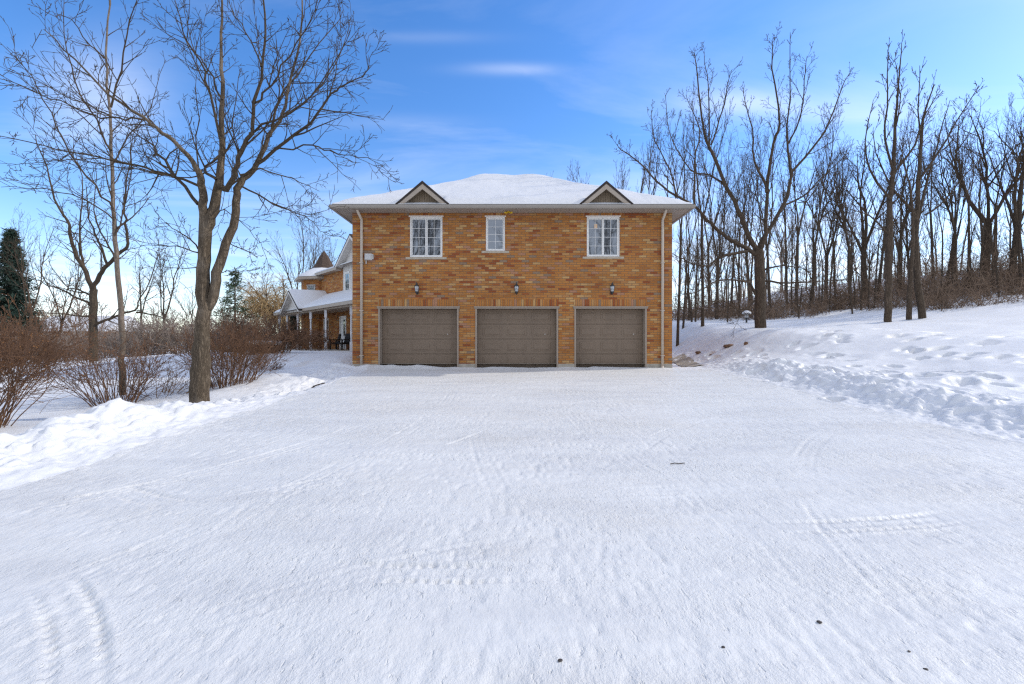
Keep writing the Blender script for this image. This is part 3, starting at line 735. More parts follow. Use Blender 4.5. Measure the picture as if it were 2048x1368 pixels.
# main roof of the wing, snow covered
mr = MB(TL); z0, pz_ = 6.42, 7.75
mr.box(-13.6, -GU-hs+.3, WV-.42, WV+.02, 6.28, 6.35)
mr.quad((-13.7, WV-.45, z0), (3, WV-.45, z0), (2, WV+3.3, pz_), (-11, WV+3.3, pz_)); mr.tri((-13.7, WV+7, z0), (-13.7, WV-.45, z0), (-11, WV+3.3, pz_)); mr.quad((3, WV+7, z0), (-13.7, WV+7, z0), (-11, WV+3.3, pz_), (2, WV+3.3, pz_))
mr.box(-13.7, -GU-hs+.35, WV-.47, WV-.44, 6.24, 6.42)
wr = mr.build('wing_roof', M['taupe'], house)
sn = MB(TL); z0 += .10; pz_ += .18
sn.quad((-13.68, WV-.44, z0-.08), (3, WV-.44, z0-.08), (3, WV-.2, z0+.1), (-13.5, WV-.2, z0+.1)); sn.quad((-13.5, WV-.2, z0+.1), (3, WV-.2, z0+.1), (2, WV+3.3, pz_), (-11, WV+3.3, pz_)); sn.tri((-13.5, WV+7, z0), (-13.5, WV-.2, z0+.1), (-11, WV+3.3, pz_))
sn.build('snow', M['roofsnow'], wr, smooth=True)
# turret
TC = Vector((-14.25, 34.5, 0))
def octa(mb, rings, cap=True, n=8, rot=R(10)):
    pts, fs = [], []
    for r, z in rings:
        for k in range(n):
            a = 2*math.pi*k/n+rot; pts.append((TC.x+r*math.cos(a), TC.y+r*math.sin(a), z))
    for j in range(len(rings)-1):
        for k in range(n): fs.append((j*n+k, j*n+(k+1) % n, (j+1)*n+(k+1) % n, (j+1)*n+k))
    return mb.add(pts, fs)
tu = octa(MB(), [(1.62,.2),(1.62,6.2)]).build('turret', M['brick'], house)
octa(MB(), [(1.6,6.02),(2.06,6.04),(2.10,6.20),(2.0,6.21)]).build('eave', M['taupe'], tu)
octa(MB(), [(2.06,6.23),(1.9,6.40),(1.35,6.72),(.78,7.05),(.5,7.1)]).build('snow', M['roofsnow'], tu, smooth=True)
octa(MB(), [(1.2,6.55),(.86,6.98),(.62,7.40),(.38,7.90),(.02,8.42)]).build('turret_roof', M['shingle_brown'], tu)
for px in (629.5, 609.5):
    # window on the facet that faces the viewer there
    q = at(px, 572, 1); dirx = Vector((q.x, 1, 0)).normalized()
    best = None
    for k in range(8):
        a = 2*math.pi*(k+.5)/8+R(10); nn = Vector((math.cos(a), math.sin(a), 0)); ap = 1.62*math.cos(math.pi/8)
        dn = dirx.dot(nn)
        if dn >= 0: continue
        s = (nn.dot(TC)+ap)/dn; hit = dirx*s
        loc = (hit-TC).dot(Vector((-nn.y, nn.x, 0)))
        if abs(loc) < .64: best = (nn, hit, ap)
    if best:
        nn, hit, ap = best; tx = Vector((-nn.y, nn.x, 0)); c = TC+nn*ap
        def TW(p, c=c, tx=tx, nn=nn): return c + tx*p.x - nn*p.y + Vector((0,0,p.z))
        window(TW, -.34, .34, 4.9, 5.62, -.03, 1, 2, 2, tu, sill=False, pd=.022)
# porch: floor, posts, roof, gable
pf = MB(TL); pf.box(-13.6, 2.0, -.1, WV+.01, .3, FLOOR); porch = pf.build('porch', M['concrete'], house)
ZP = 3.42
prof = lambda z: [(.055,z),(.055,z+.55),(.075,z+.58),(.05,z+.62),(.062,z+.75),(.068,z+1.2),(.058,z+1.72),(.075,z+1.76),(.055,z+1.80),(.06,z+1.84),(.06,ZP)]
for u, v in ((0,0),(3.74,0),(6.37,0),(8.97,0),(11.3,0),(13.3,0),(13.3,WV-.1)):
    p = TL(Vector((-u, v+.06, 0))); q = MB()
    q.lathe(prof(FLOOR), p.x, p.y, 10); q.box(p.x-.075, p.x+.075, p.y-.075, p.y+.075, FLOOR, FLOOR+.5); q.box(p.x-.075, p.x+.075, p.y-.075, p.y+.075, ZP-.45, ZP)
    q.build('post', M['post'], porch)
PE, PR, PG = ZP+.14, 5.0, 9.0     # eave height, ridge height, u of the gable ridge
GW = 2.0
be = MB(TL); be.box(-13.45, 2.0, -.04, .16, ZP, ZP+.13); be.box(-13.45, 2.0, .16, WV, ZP+.08, ZP+.11)
be.box(-13.6, -PG-GW+.05, -.28, -.25, PE-.06, PE+.12); be.box(-PG+GW-.05, 2.0, -.28, -.25, PE-.06, PE+.12); be.box(-13.6, 2.0, -.25, -.04, PE-.05, PE-.03)
be.build('porch_beam', M['taupe'], porch)
pr = MB(TL)
lt_ = PE+1.12
pr.quad((-13.7,-.28,PE+.1),(2,-.28,PE+.1),(2,WV,lt_),(-12.4,WV,lt_)); pr.tri((-13.7,WV,PE+.1),(-13.7,-.28,PE+.1),(-12.4,WV,lt_))
for sg in (-1, 1):
    a = [(-PG, PR), (-(PG+sg*GW), PE+.08), (-(PG+sg*GW), PE+.02), (-PG, PR-.07)]
    if sg == -1: a = a[::-1]
    pr.poly_y(a, -.55, WV)
pr_ = pr.build('porch_roof', M['shingle'], porch)
s = MB(TL)
s.quad((-13.68,-.27,PE+.13),(2,-.27,PE+.13),(2,-.1,PE+.32),(-13.5,-.1,PE+.32)); s.quad((-13.5,-.1,PE+.32),(2,-.1,PE+.32),(2,WV,lt_+.22),(-12.3,WV,lt_+.22)); s.tri((-13.6,WV,PE+.15),(-13.5,-.1,PE+.32),(-12.3,WV,lt_+.22))
for sg in (-1, 1):
    a0, a1, a2 = (-PG, PR+.16), (-(PG+sg*GW*.96), PE+.30), (-(PG+sg*GW), PE+.10)
    f = [(0,1,4,3),(1,2,5,4)] if sg == 1 else [(3,4,1,0),(4,5,2,1)]
    s.add([(a0[0],-.48,a0[1]-.06),(a1[0],-.48,a1[1]-.06),(a2[0],-.52,a2[1]),(a0[0],WV,a0[1]),(a1[0],WV,a1[1]),(a2[0],WV,a2[1])], f)
    s.add([(a0[0],-.52,PR+.002),(a1[0],-.52,a1[1]-.21),(a1[0],-.48,a1[1]-.06),(a0[0],-.48,a0[1]-.06)], [(0,1,2,3)] if sg == -1 else [(3,2,1,0)])
s.build('snow', M['roofsnow'], porch)
g = MB(TL); g.poly_y([(-(PG+GW-.12), PE+.0), (-(PG-GW+.12), PE+.0), (-PG, PR-.16)], -.16, -.12); g.build('porch_gable', M['siding'], porch)
g = MB(TL)
for sg in (-1, 1):
    a = [(-PG, PR-.071), (-(PG+sg*(GW-.01)), PE+.018), (-(PG+sg*(GW-.01)), PE-.12), (-PG, PR-.24)]
    if sg == -1: a = a[::-1]
    g.poly_y(a, -.54, -.50)
    g.add([(-PG, -.50, PR-.2), (-(PG+sg*GW), -.50, PE-.09), (-(PG+sg*GW), -.16, PE-.09), (-PG, -.16, PR-.2)], [(0,1,2,3)])
g.build('rake_board', M['siding'], porch)
# porch chairs
def chair(u, v, rot, label):
    p = TL(Vector((-u, v, FLOOR)))
    c = thing('porch_chair', label, 'chair', p, 'dark chairs on the porch')
    c.rotation_euler = (0, 0, rot)
    def part(name, f):
        b_ = MB(); f(b_); me = bpy.data.meshes.new(name); me.from_pydata(b_.v, [], b_.f); me.update(); return link_mesh(name, me, M['wicker'], c)
    part('seat', lambda b_: b_.bbox(-.3,.3,-.28,.28,.34,.46,.03))
    part('backrest', lambda b_: b_.add([(-.3,.24,.46),(.3,.24,.46),(.3,.34,.46),(-.3,.34,.46),(-.27,.34,1.0),(.27,.34,1.0),(.27,.42,.98),(-.27,.42,.98)], [(0,3,2,1),(4,5,6,7),(0,1,5,4),(1,2,6,5),(2,3,7,6),(3,0,4,7)]))
    for sx in (-1, 1):
        part('arm', lambda b_: (b_.box(sx*.34-.04, sx*.34+.04, -.28, .3, .60, .65), b_.box(sx*.34-.03, sx*.34+.03, -.27, -.2, .0, .60)))
        for sy in (-1, 1): part('leg', lambda b_: b_.tube([(sx*.27, sy*.24, 0), (sx*.27, sy*.24, .34)], .025, 6))
chair(3.3, .9, R(-40), 'dark wicker porch chair nearest the garage corner')
chair(5.0, 1.0, R(-60), 'dark wicker porch chair standing in front of the porch door')

# ------------------------------------------------------------------ branching plants
class Tubes:
    def __init__(s): s.g = {}
    def add(s, pts, rad, sides): s.g.setdefault((len(pts), sides), []).append((pts, rad))
    def mesh(s, name, org=(0,0,0)):
        Vs, Qs, b = [], [], 0
        for (n, k), L in s.g.items():
            P = np.array([[tuple(p) for p in a] for a, _ in L], dtype=np.float64) - np.array(org); Rd = np.array([r for _, r in L])
            Tn = np.gradient(P, axis=1); Tn /= np.linalg.norm(Tn, axis=2, keepdims=True)+1e-9
            ov = P[:, -1]-P[:, 0]; ax = np.argmin(np.abs(ov), axis=1); ref = np.eye(3)[ax][:, None, :]
            a = np.cross(Tn, ref); a /= np.linalg.norm(a, axis=2, keepdims=True)+1e-9; c = np.cross(Tn, a)
            an = np.arange(k)*2*math.pi/k
            ring = P[:, :, None, :] + Rd[:, :, None, None]*(np.cos(an)[None,None,:,None]*a[:, :, None, :] + np.sin(an)[None,None,:,None]*c[:, :, None, :])
            B = len(L); Vs.append(ring.reshape(-1, 3))
            i = np.arange(B)[:,None,None]*(n*k) + np.arange(n-1)[None,:,None]*k + np.arange(k)[None,None,:]
            j = np.arange(B)[:,None,None]*(n*k) + np.arange(n-1)[None,:,None]*k + ((np.arange(k)+1) % k)[None,None,:]
            Qs.append(np.stack([i, j, j+k, i+k], -1).reshape(-1, 4)+b); b += B*n*k
        return mesh_np(name, np.concatenate(Vs), np.concatenate(Qs), smooth=True)
def rv(rng): return Vector((rng.gauss(0,1), rng.gauss(0,1), rng.gauss(0,1)))
def lerp_poly(pts, rad, t_):
    f = t_*(len(pts)-1); i = min(int(f), len(pts)-2); f -= i
    return pts[i].lerp(pts[i+1], f), (pts[i+1]-pts[i]).normalized(), rad[i]+(rad[i+1]-rad[i])*f
UP = Vector((0,0,1))
def spawn(out, rng, pts, rad, L, lev, S, n, lo=.2, hi=1.0):
    ph = rng.uniform(0, 6.28)
    for k in range(n):
        t_ = lo+(hi-lo)*(k+rng.random())/n
        q, tg, rr = lerp_poly(pts, rad, min(t_, .999))
        a = tg.cross(UP if abs(tg.z) < .93 else Vector((1,0,0))).normalized(); b_ = tg.cross(a)
        ph += 2.399+rng.uniform(-.5,.5)
        an = R(rng.uniform(*S['ang']))
        d = tg*math.cos(an) + (a*math.cos(ph)+b_*math.sin(ph))*math.sin(an)
        l = L*S['ratio'][lev]*(1.2-.75*t_)*rng.uniform(.6,1.25)
        grow(out, rng, q, d, l, max(S['rmin'], min(rr*.72, l*S['slim'])), lev, S)
def grow(out, rng, p, d, L, r, lev, S):
    n = S['seg'][lev]; pts, rad = [p], [r]; st = L/n; p = p.copy(); d = d.normalized(); tr = S['trop'][lev]; wb = S['wob']
    for i in range(n):
        d = (d + rv(rng)*wb + UP*tr).normalized(); p = p+d*st
        pts.append(p.copy()); rad.append(max(S['rmin'], r*(1-(i+1)/n*S['taper'])))
    rad[-1] = max(S['rmin']*.8, rad[-1]*.75)
    out.add(pts, rad, S['sides'][lev])
    if lev < S['max']: spawn(out, rng, pts, rad, L, lev+1, S, max(1, round(S['n'][lev+1]*rng.uniform(.75,1.25))), S['lo'])
SPEC = dict(seg=(9,7,5,4,3), trop=(.02,.06,.07,.05,.03), wob=.09, taper=.82, n=(0,9,6,5,3), ratio=(1,.55,.50,.48,.5), ang=(28,62), sides=(9,6,4,3,3), rmin=.006, slim=.022, max=3, lo=.22)
def spec(**k): s = dict(SPEC); s.update(k); return s
def smooth_poly(pts, k=3, rng=None, wob=0):
    o = []; P = [pts[0]]+list(pts)+[pts[-1]]
    for i in range(1, len(P)-2):
        for j in range(k):
            u = j/k; a, b_, c, d = P[i-1:i+3]
            o.append(.5*((2*b_)+(c-a)*u+(2*a-5*b_+4*c-d)*u*u+(3*b_-a-3*c+d)*u**3))
    o.append(P[-2].copy())
    if rng: o = [o[0]]+[p+rv(rng)*wob for p in o[1:]]
    return o
def hand_tree(name, label, cat, depth, base, trunk, limbs, S, mats, seed, group=None, kids=7, slim=1):
    """trunk/limbs: lists of (px,py) with widths in px; every limb also wanders off in depth"""
    rng = random.Random(seed)
    loc = at(base[0], base[1], depth); root = thing(name, label, cat, loc, group)
    tr, cr = Tubes(), Tubes()
    for L, big in [(q, True) for q in trunk]+[(q, False) for q in limbs]:
        pix, w0, w1, off0, off1 = L
        if not big: w0, w1 = w0*slim, w1*slim*.65
        n = len(pix)
        P = [at(px, py, depth+off0+(off1-off0)*(i/(n-1))**1.2) for i, (px, py) in enumerate(pix)]
        P = smooth_poly(P, 3, rng, .012 if big else .02)
        m = len(P)
        if isinstance(w0, tuple): rad = [float(np.interp(i/(m-1)*(n-1), range(n), w0))*.5*(.86 if depth < 10 else 1)*depth/F for i in range(m)]
        else: rad = [max(S['rmin'], (w0+(w1-w0)*(i/(m-1)))*.5*depth/F) for i in range(m)]
        if big and L is trunk[0]: rad[0] *= 1.04
        ln = sum((P[i+1]-P[i]).length for i in range(m-1))
        (tr if big else cr).add(P, rad, 14 if big else 7)
        if not big:
            spawn(cr, rng, P, rad, min(ln, 2.2), 2, S, max(3, round(ln*kids*.55)), .12)
            spawn(cr, rng, P, rad, min(ln, 3.0)*.5, 3, S, max(3, round(ln*kids*.6)), .15)
        elif n > 8: spawn(cr, rng, P, rad, 2.2, 2, S, round(ln*kids*.35), .42)
        elif L is not trunk[0]:
            spawn(cr, rng, P, rad, 2.2, 2, S, max(2, round(ln*kids*.3)), .25)
    link_mesh('trunk', tr.mesh('trunk', loc), mats[0], root); link_mesh('crown', cr.mesh('crown', loc), mats[1], root)
    return root
# the big two-stemmed tree by the drive
S1 = spec(rmin=.0042, slim=.019, ang=(25,58), ratio=(1,.5,.52,.50,.5), n=(0,8,6,4,3), max=4, trop=(.02,.05,.06,.045,.02), wob=.10)
hand_tree('bare_tree', 'big grey-barked bare tree with twin stems standing in the snowbank by the drive', 'tree', 9.0, (400,806),
  [([(400,812),(400,760),(401,715),(404,680),(406,640),(406,560),(408,500),(411,440)], (40,41,38,32,29,28,26,28), 0, 0, 0),
   ([(409,455),(406,410),(404,381),(399,350),(385,325),(350,284),(310,255),(284,236),(221,190),(150,120),(90,60)], (20,18,16,14,10,8,7,6,4.5,3,1.5), 0, 0, -1.4),
   ([(414,455),(428,418),(438,362),(444,297),(445,190),(442,114),(443,40),(442,-60)], (24,22,17,13,9,7,5,3), 0, 0, .3),
   ([(416,618),(428,590),(434,545),(451,487),(466,454),(471,404),(480,366),(506,339),(541,270),(567,228),(579,171),(598,88),(604,0),(600,-70)], (18,22,21,19,18,17,15,12,9,7,6,4.5,3.5,2), 0, 0, .8)],
  [([(440,372),(452,378),(470,343),(482,301),(499,267),(510,206),(522,133),(527,65),(527,-40)], 15, 5, 0, -.9),
   ([(400,348),(396,335),(395,240),(392,147)], 5, 1.5, 0, .3),
   ([(396,408),(354,354),(316,308),(301,287),(262,262),(215,225)], 9, 2, 0, .9),
   ([(398,372),(350,354),(290,338),(228,322),(139,305),(60,285),(-30,262)], 7, 2, 0, -.8),
   ([(350,354),(300,345),(210,330),(120,322),(14,334)], 4, 1.5, -.2, .9),
   ([(290,240),(250,238),(209,234),(126,206),(40,172),(-30,145)], 4.5, 1.5, -1.0, -2.0),
   ([(434,360),(409,339),(434,314),(450,290),(466,230),(482,135)], 8, 2, 0, 1.2),
   ([(444,290),(420,190),(400,120),(366,60),(345,-20)], 7, 2, .1, -.8),
   ([(445,200),(410,130),(385,90),(370,20)], 5, 1.5, .1, .9),
   ([(514,328),(571,282),(625,244),(655,198),(678,175),(724,152),(746,103)], 9, 1.6, .3, -.5),
   ([(541,272),(560,200),(590,150),(640,90),(690,20)], 7, 2, .5, 1.6),
   ([(541,305),(609,289),(650,300),(686,312),(735,316),(765,331)], 4.5, 1.2, .3, -.6),
   ([(480,350),(525,339),(571,350),(609,369),(640,380)], 5, 1.2, .2, 1.2),
   ([(484,373),(533,400),(575,420),(609,434),(655,472)], 5, 1.2, .2, -.8),
   ([(499,267),(540,240),(600,210),(660,140),(700,60)], 6, 1.6, -.2, -1.6),
   ([(510,206),(540,170),(580,110),(620,40),(640,-20)], 5, 1.6, -.5, -1.5),
   ([(522,133),(500,80),(470,30),(455,-20)], 4, 1.5, -.7, .3),
   ([(567,228),(610,205),(660,150),(690,90),(700,10)], 5, 1.4, .5, 1.3),
   ([(396,498),(370,470),(345,455),(310,440)], 4, 1.2, 0, -.9), ([(394,535),(340,535),(290,532)], 2.6, 1, 0, .3), ([(395,505),(350,492),(300,490),(255,472)], 3.5, 1, 0, .8),
   ([(420,440),(450,420),(500,460),(530,500)], 3, 1, 0, -.6), ([(432,540),(455,545),(490,540),(515,537)], 2.6, 1, .1, .4), ([(460,487),(490,500),(515,512)], 2.4, 1, .1, -.4)],
  S1, (M['bark'], M['limb']), 11, kids=4.9, slim=.78)
S2 = spec(rmin=.005, ang=(22,48), ratio=(1,.5,.55,.5,.5), n=(0,8,4,3,2), max=4, trop=(.02,.05,.07,.05,.03), wob=.08)
hand_tree('bare_tree', 'slender pale-barked young tree rising out of a twiggy shrub clump', 'tree', 11.0, (245,775),
  [([(246,790),(244,740),(243,680),(240,620),(236,560),(231,480),(226,415),(223,340),(221,267),(217,200),(211,107),(219,11),(222,-60)], 12, 2, 0, .4)],
  [([(226,418),(190,370),(141,308),(100,225),(60,150),(0,85)], 4, 1.3, 0, -.8), ([(222,300),(190,240),(150,160),(130,70),(128,-20)], 4, 1.3, 0, 1.2),
   ([(222,215),(240,140),(262,40),(285,-20)], 4, 1.3, .1, -.6), ([(224,330),(262,270),(300,215),(330,120)], 3, 1.2, .1, 1.0),
   ([(213,120),(180,90),(140,40),(95,30)], 3, 1.2, .2, -1), ([(230,470),(255,400),(262,300),(280,230)], 3, 1.2, .1, .9), ([(228,440),(170,400),(90,380),(0,370)], 3, 1.2, .1, -.6), ([(218,230),(150,200),(60,155),(10,142)], 2.6, 1.2, .1, .8)],
  S2, (M['paletrunk'], M['twig']), 12, kids=4)
hand_tree('bare_tree', 'forked bare tree with low spreading limbs on the left lawn', 'tree', 17.0, (187,735),
  [([(187,742),(187,690),(186,630),(187,578)], 15, 12.5, 0, 0)],
  [([(186,582),(172,545),(148,501),(140,470),(134,440),(111,400),(90,330),(70,270)], 9, 2, 0, .9), ([(188,580),(200,550),(215,531),(240,505),(255,487),(252,450),(249,410),(255,340),(262,290)], 9, 2, 0, -.9),
   ([(166,530),(160,490),(158,450),(165,380),(150,300)], 5, 1.5, .2, 1.6), ([(215,531),(195,480),(180,440),(170,370)], 5, 1.5, -.2, -1.6), ([(230,515),(210,480),(190,420),(192,330)], 4, 1.5, -.2, .6),
   ([(190,648),(215,640),(240,630),(270,620),(276,605),(300,560),(320,490)], 6, 1.5, 0, .8), ([(272,625),(310,630),(335,640)], 4, 1.2, .5, 1.0), ([(180,612),(150,592),(110,575),(70,560)], 5, 1.5, 0, -.8), ([(180,590),(155,580),(130,570),(95,520)], 4, 1.2, 0, .9), ([(182,632),(130,628),(60,625)], 4, 1.2, 0, -.7)],
  spec(rmin=.006, ang=(28,60), ratio=(1,.5,.5,.5,.5), n=(0,6,4,3,2), max=4, wob=.11), (M['limb'], M['twig']), 13, kids=4)
# broad tree on the hill beside the house
S3 = spec(rmin=.0065, slim=.016, ang=(22,52), ratio=(1,.5,.55,.52,.5), n=(0,8,5,4,3), max=4, trop=(.02,.05,.08,.06,.03), wob=.10)
hand_tree('bare_tree', 'broad spreading bare tree with low drooping limbs on the slope beside the house', 'tree', 21.0, (1521,657),
  [([(1521,664),(1520,610),(1520,557),(1519,522),(1517,500)], 21, 18, 0, 0)],
  [([(1517,512),(1498,500),(1465,482),(1437,461),(1413,440),(1389,413),(1352,391),(1312,362),(1281,327),(1250,305),(1234,289)], 10, 1.8, 0, -2),
   ([(1516,505),(1499,474),(1475,416),(1450,370),(1425,305),(1407,269),(1401,213),(1392,134),(1389,103)], 12, 1.8, 0, .8),
   ([(1425,305),(1418,280),(1416,183),(1409,106)], 5, 1.5, .5, 1.6), ([(1422,290),(1440,240),(1452,190),(1462,140)], 4, 1.5, .5, -.6),
   ([(1519,500),(1530,471),(1533,398),(1533,373),(1508,321),(1505,259),(1484,180)], 10, 1.6, 0, -1.4), ([(1533,385),(1548,287),(1560,245),(1545,137),(1544,78)], 7, 1.5, -.6, -2.2),
   ([(1520,498),(1527,477),(1564,413),(1582,352),(1573,275),(1580,198),(1579,66)], 11, 1.6, 0, 1.6), ([(1583,345),(1625,296),(1659,244),(1683,174),(1700,146)], 6, 1.5, 1, 2.2), ([(1575,290),(1600,235),(1610,160),(1615,112)], 4, 1.4, 1.2, .2),
   ([(1495,503),(1451,510),(1430,522),(1413,533),(1378,524),(1345,508)], 7, 2, -.2, -2.4), ([(1528,540),(1554,533),(1594,534),(1620,545)], 4.5, 1.5, 0, -1.5),
   ([(1514,592),(1498,566),(1484,562),(1437,561),(1402,580),(1350,594)], 6, 1.8, 0, -3.0), ([(1512,598),(1484,622),(1440,600),(1397,620),(1348,618)], 3, 1.5, 0, -3.4), ([(1528,562),(1577,566),(1640,562),(1700,558)], 5, 1.5, 0, -1.6),
   ([(1450,372),(1420,350),(1380,340),(1340,270),(1330,190)], 5, 1.5, .4, 2.0), ([(1352,391),(1340,340),(1310,280),(1300,220)], 4, 1.4, -1.2, -.6), ([(1564,413),(1610,390),(1650,350),(1700,300)], 5, 1.5, .6, 2.0), ([(1389,413),(1390,330),(1398,260),(1370,190)], 5, 1.4, -.8, .5)],
  S3, (M['woodbark'], M['woodbark']), 14, kids=4.2, slim=.9)

# ---- grown trees: a few kinds, then copies
def grown_tree(seed, Hh, r, S, trunkfrac=.42, forks=3, mats=None, name='bare_tree', lean=.03, label='', loc=(0,0,0)):
    rng = random.Random(seed); tr, cr = Tubes(), Tubes()
    root = thing(name, label, 'tree', loc)
    o = Vector((0,0,-.25)); P, rad = [o], [r*1.12]
    d = Vector((rng.uniform(-lean,lean), rng.uniform(-lean,lean), 1)).normalized(); p = o.copy(); n = 8; hl = Hh*trunkfrac
    for i in range(n):
        d = (d+rv(rng)*.022+UP*.02).normalized(); p = p+d*((hl+.25)/n); P.append(p.copy()); rad.append(r*(1-.28*(i+1)/n))
    tr.add(P, rad, 10)
    rest = Hh-hl
    for k in range(forks):
        a = 2*math.pi*k/forks+rng.uniform(-.5,.5); sp = .0 if (k == 0 and forks > 2) else rng.uniform(.22,.5)
        grow(cr, rng, P[-1]-d*.1, Vector((math.cos(a)*sp, math.sin(a)*sp, 1)), rest*rng.uniform(.8,1.08), rad[-1]*rng.uniform(.55,.78), 1, S)
    spawn(cr, rng, P, rad, Hh*.5, 2, S, rng.randint(4, 7), .35)
    link_mesh('trunk', tr.mesh('trunk'), mats[0], root); link_mesh('crown', cr.mesh('crown'), mats[1], root)
    return root
WS = spec(rmin=.008, slim=.018, seg=(9,8,5,4,3), ang=(22,50), ratio=(1,1,.42,.5,.5), n=(0,1,11,5,4), max=4, trop=(.02,.05,.08,.06,.03), wob=.10)
WT = spec(rmin=.008, slim=.018, seg=(9,8,5,4,3), ang=(18,40), ratio=(1,1,.36,.48,.5), n=(0,1,12,5,3), max=4, trop=(.02,.04,.12,.08,.03), wob=.07)
WLAB = 'dark bare tree among the crowded trunks of the wooded hill'
GW_ = 'bare trees crowding the wooded hill'
protos = []
for i in range(7):
    protos.append(((41+i), 13.0, (.17,.20,.24,.15,.22,.28,.13)[i], WT if i in (0,3,6) else WS, (.45,.34,.30,.5,.38,.28,.55)[i], (2,3,3,2,3,4,2)[i]))
used = {}
def wood(kind, px, d, wpx, label=None, group=GW_, H_=None, rz=None, rng=random.Random(77), x=None, sink=0, name='bare_tree'):
    seed, hh, r, S, tf, fk = protos[kind]
    xx = (px-1024)/F*d if x is None else x
    z = hz(xx, d)-sink
    sc = (wpx*.5*d/F)/r if wpx else 1.0
    h_ = (H_/hh) if H_ else 1.0
    rz_ = rng.uniform(0, 6.28) if rz is None else rz
    lab = label or WLAB
    sxy = min(max(sc*.64, .42), 1.2)*(.5+.5*h_)
    if kind not in used:
        o = grown_tree(seed, hh, r, S, tf, fk, (M['woodbark'], M['woodbark']), label=lab); used[kind] = o
        o.location = (xx, d, z); o.rotation_euler = (rng.gauss(0,.04),rng.gauss(0,.04),rz_); o.scale = (sxy, sxy, h_); o['label'] = lab
        if group: o['group'] = group
        return o
    o = copy_thing(used[kind], (xx, d, z), rz_, (sxy, sxy, h_), lab, group)
    o.rotation_euler = (rng.gauss(0,.045), rng.gauss(0,.045), rz_)
    if not group and 'group' in o: del o['group']
    return o
def z_to_h(px, d, top):  # tree height so that its top reaches that row
    x = (px-1024)/F*d; return EYE-(top-684)/F*d - hz(x, d)
hand_tree('bare_tree', 'straight slim bare tree left of the multi-stemmed tree on the open snowy slope', 'tree', 20.0, (1776,646),
  [([(1776,652),(1776,600),(1778,540),(1779,470),(1780,400),(1787,330),(1790,250),(1795,190),(1801,120),(1803,85)], (13,12.5,12,11,9,7,5,3.5,2,1), 0, 0, .5)],
  [([(1786,340),(1770,280),(1775,180),(1776,100)], 5, 1.4, .2, -.6), ([(1782,400),(1740,340),(1730,280),(1748,200)], 5, 1.4, .1, .9), ([(1785,350),(1830,290),(1850,230),(1880,180)], 5, 1.4, .2, 1.0), ([(1790,260),(1800,190),(1790,120)], 3, 1.2, .3, -.3), ([(1779,470),(1740,430),(1700,420)], 4, 1.4, .1, -1)],
  spec(rmin=.009, ang=(18,40), ratio=(1,.5,.5,.5,.5), n=(0,7,4,3,2), max=4, trop=(.02,.05,.1,.08,.03), wob=.07), (M['woodbark'], M['woodbark']), 16, kids=3.2)
hand_tree('bare_tree', 'multi-stemmed bare tree with mossy trunks on the open snowy slope', 'tree', 20.5, (1835,646),
  [([(1847,652),(1842,610),(1834,560),(1830,500),(1833,430),(1838,360),(1842,290),(1850,220),(1868,170)], (13,12.5,12,11,9,7.5,5.5,3.5,1.5), 0, 0, .6), ([(1818,645),(1819,590),(1822,540),(1826,470),(1822,400),(1815,350),(1800,290)], 10, 1.2, .1, -.8), ([(1838,570),(1828,500),(1840,420),(1860,340),(1880,270),(1900,200)], 8, 1, 0, 1.2)],
  [([(1842,290),(1836,220),(1840,130)], 4, 1.3, .4, -.4), ([(1838,360),(1880,300),(1920,230),(1960,170)], 5, 1.4, .3, 1.2), ([(1830,430),(1790,380),(1760,330),(1745,260)], 5, 1.4, .1, -.9), ([(1850,430),(1890,400),(1930,350),(1980,300)], 4, 1.3, .3, -.6)],
  spec(rmin=.009, ang=(20,46), ratio=(1,.5,.5,.5,.5), n=(0,7,4,3,2), max=4, trop=(.02,.05,.1,.08,.03), wob=.09), (M['woodbark'], M['woodbark']), 17, kids=3.4)
# trunks that stand out at the wood's edge
wood(3, 1355, 24.5, 9.5, 'slim dark tree whose base stands just past the house corner', None, 12.5)
wood(0, 1405, 25, 10, 'straight slim tree on open snow between the house corner and the broad spreading tree', None, 13)
wood(5, 1731, 33, 20, 'thick forked trunk at the wood edge left of the straight slim tree', None, z_to_h(1731,33,270))
wood(2, 1966, 31, 24, 'stoutest dark trunk high on the wooded hill', None, z_to_h(1966,31,170))
wood(5, 2022, 28, 19, 'stout forked dark trunk at the far right end of the wooded hill', None, z_to_h(2022,28,190))
LST = [(0,1366,27,6,330),(6,1378,31,6,340),(3,1391,29,6,330),(1,1433,31,10,280),(4,1462,36,8,300),(3,1478,32,7,330),(1,1541,30,9,250),(0,1574,36,8,290),(4,1592,33,9,240),(1,1622,33,10,260),(2,1652,36,12,260),(3,1672,30,7,300),
       (1,1700,36,12,280),(4,1755,31,9,240),(1,1800,33,12,250),(0,1868,31,8,250),(4,1890,29,10,230),(1,1912,33,12,240),(3,1936,28,8,220),(0,1992,30,10,200),(6,2042,26,8,180),(1,1500,38,10,320),(0,1418,40,9,310),(4,2075,27,12,160),(2,2110,29,16,170),(1,2150,26,12,180)]
rr = random.Random(3)
for k, px, d, w_, top in LST: wood(k, px, d, w_, None, GW_, max(7.5, z_to_h(px, d, top+rr.uniform(-30,30))))
for i in range(46):
    d = rr.uniform(33, 66); px = rr.uniform(1345, 2180)
    wood(rr.randrange(7), px, d, rr.uniform(3.5, 8), None, GW_, rr.uniform(8, 12.5))
for px, d, top in ((1160,44,330),(1188,40,325),(1228,42,318),(1262,38,260),(1300,40,240),(1330,36,230)):
    wood(rr.randrange(5), px, d, None, 'bare treetop showing above the snowy roof beside the right dormer', 'bare treetops behind the roof', max(8, z_to_h(px, d, top)))
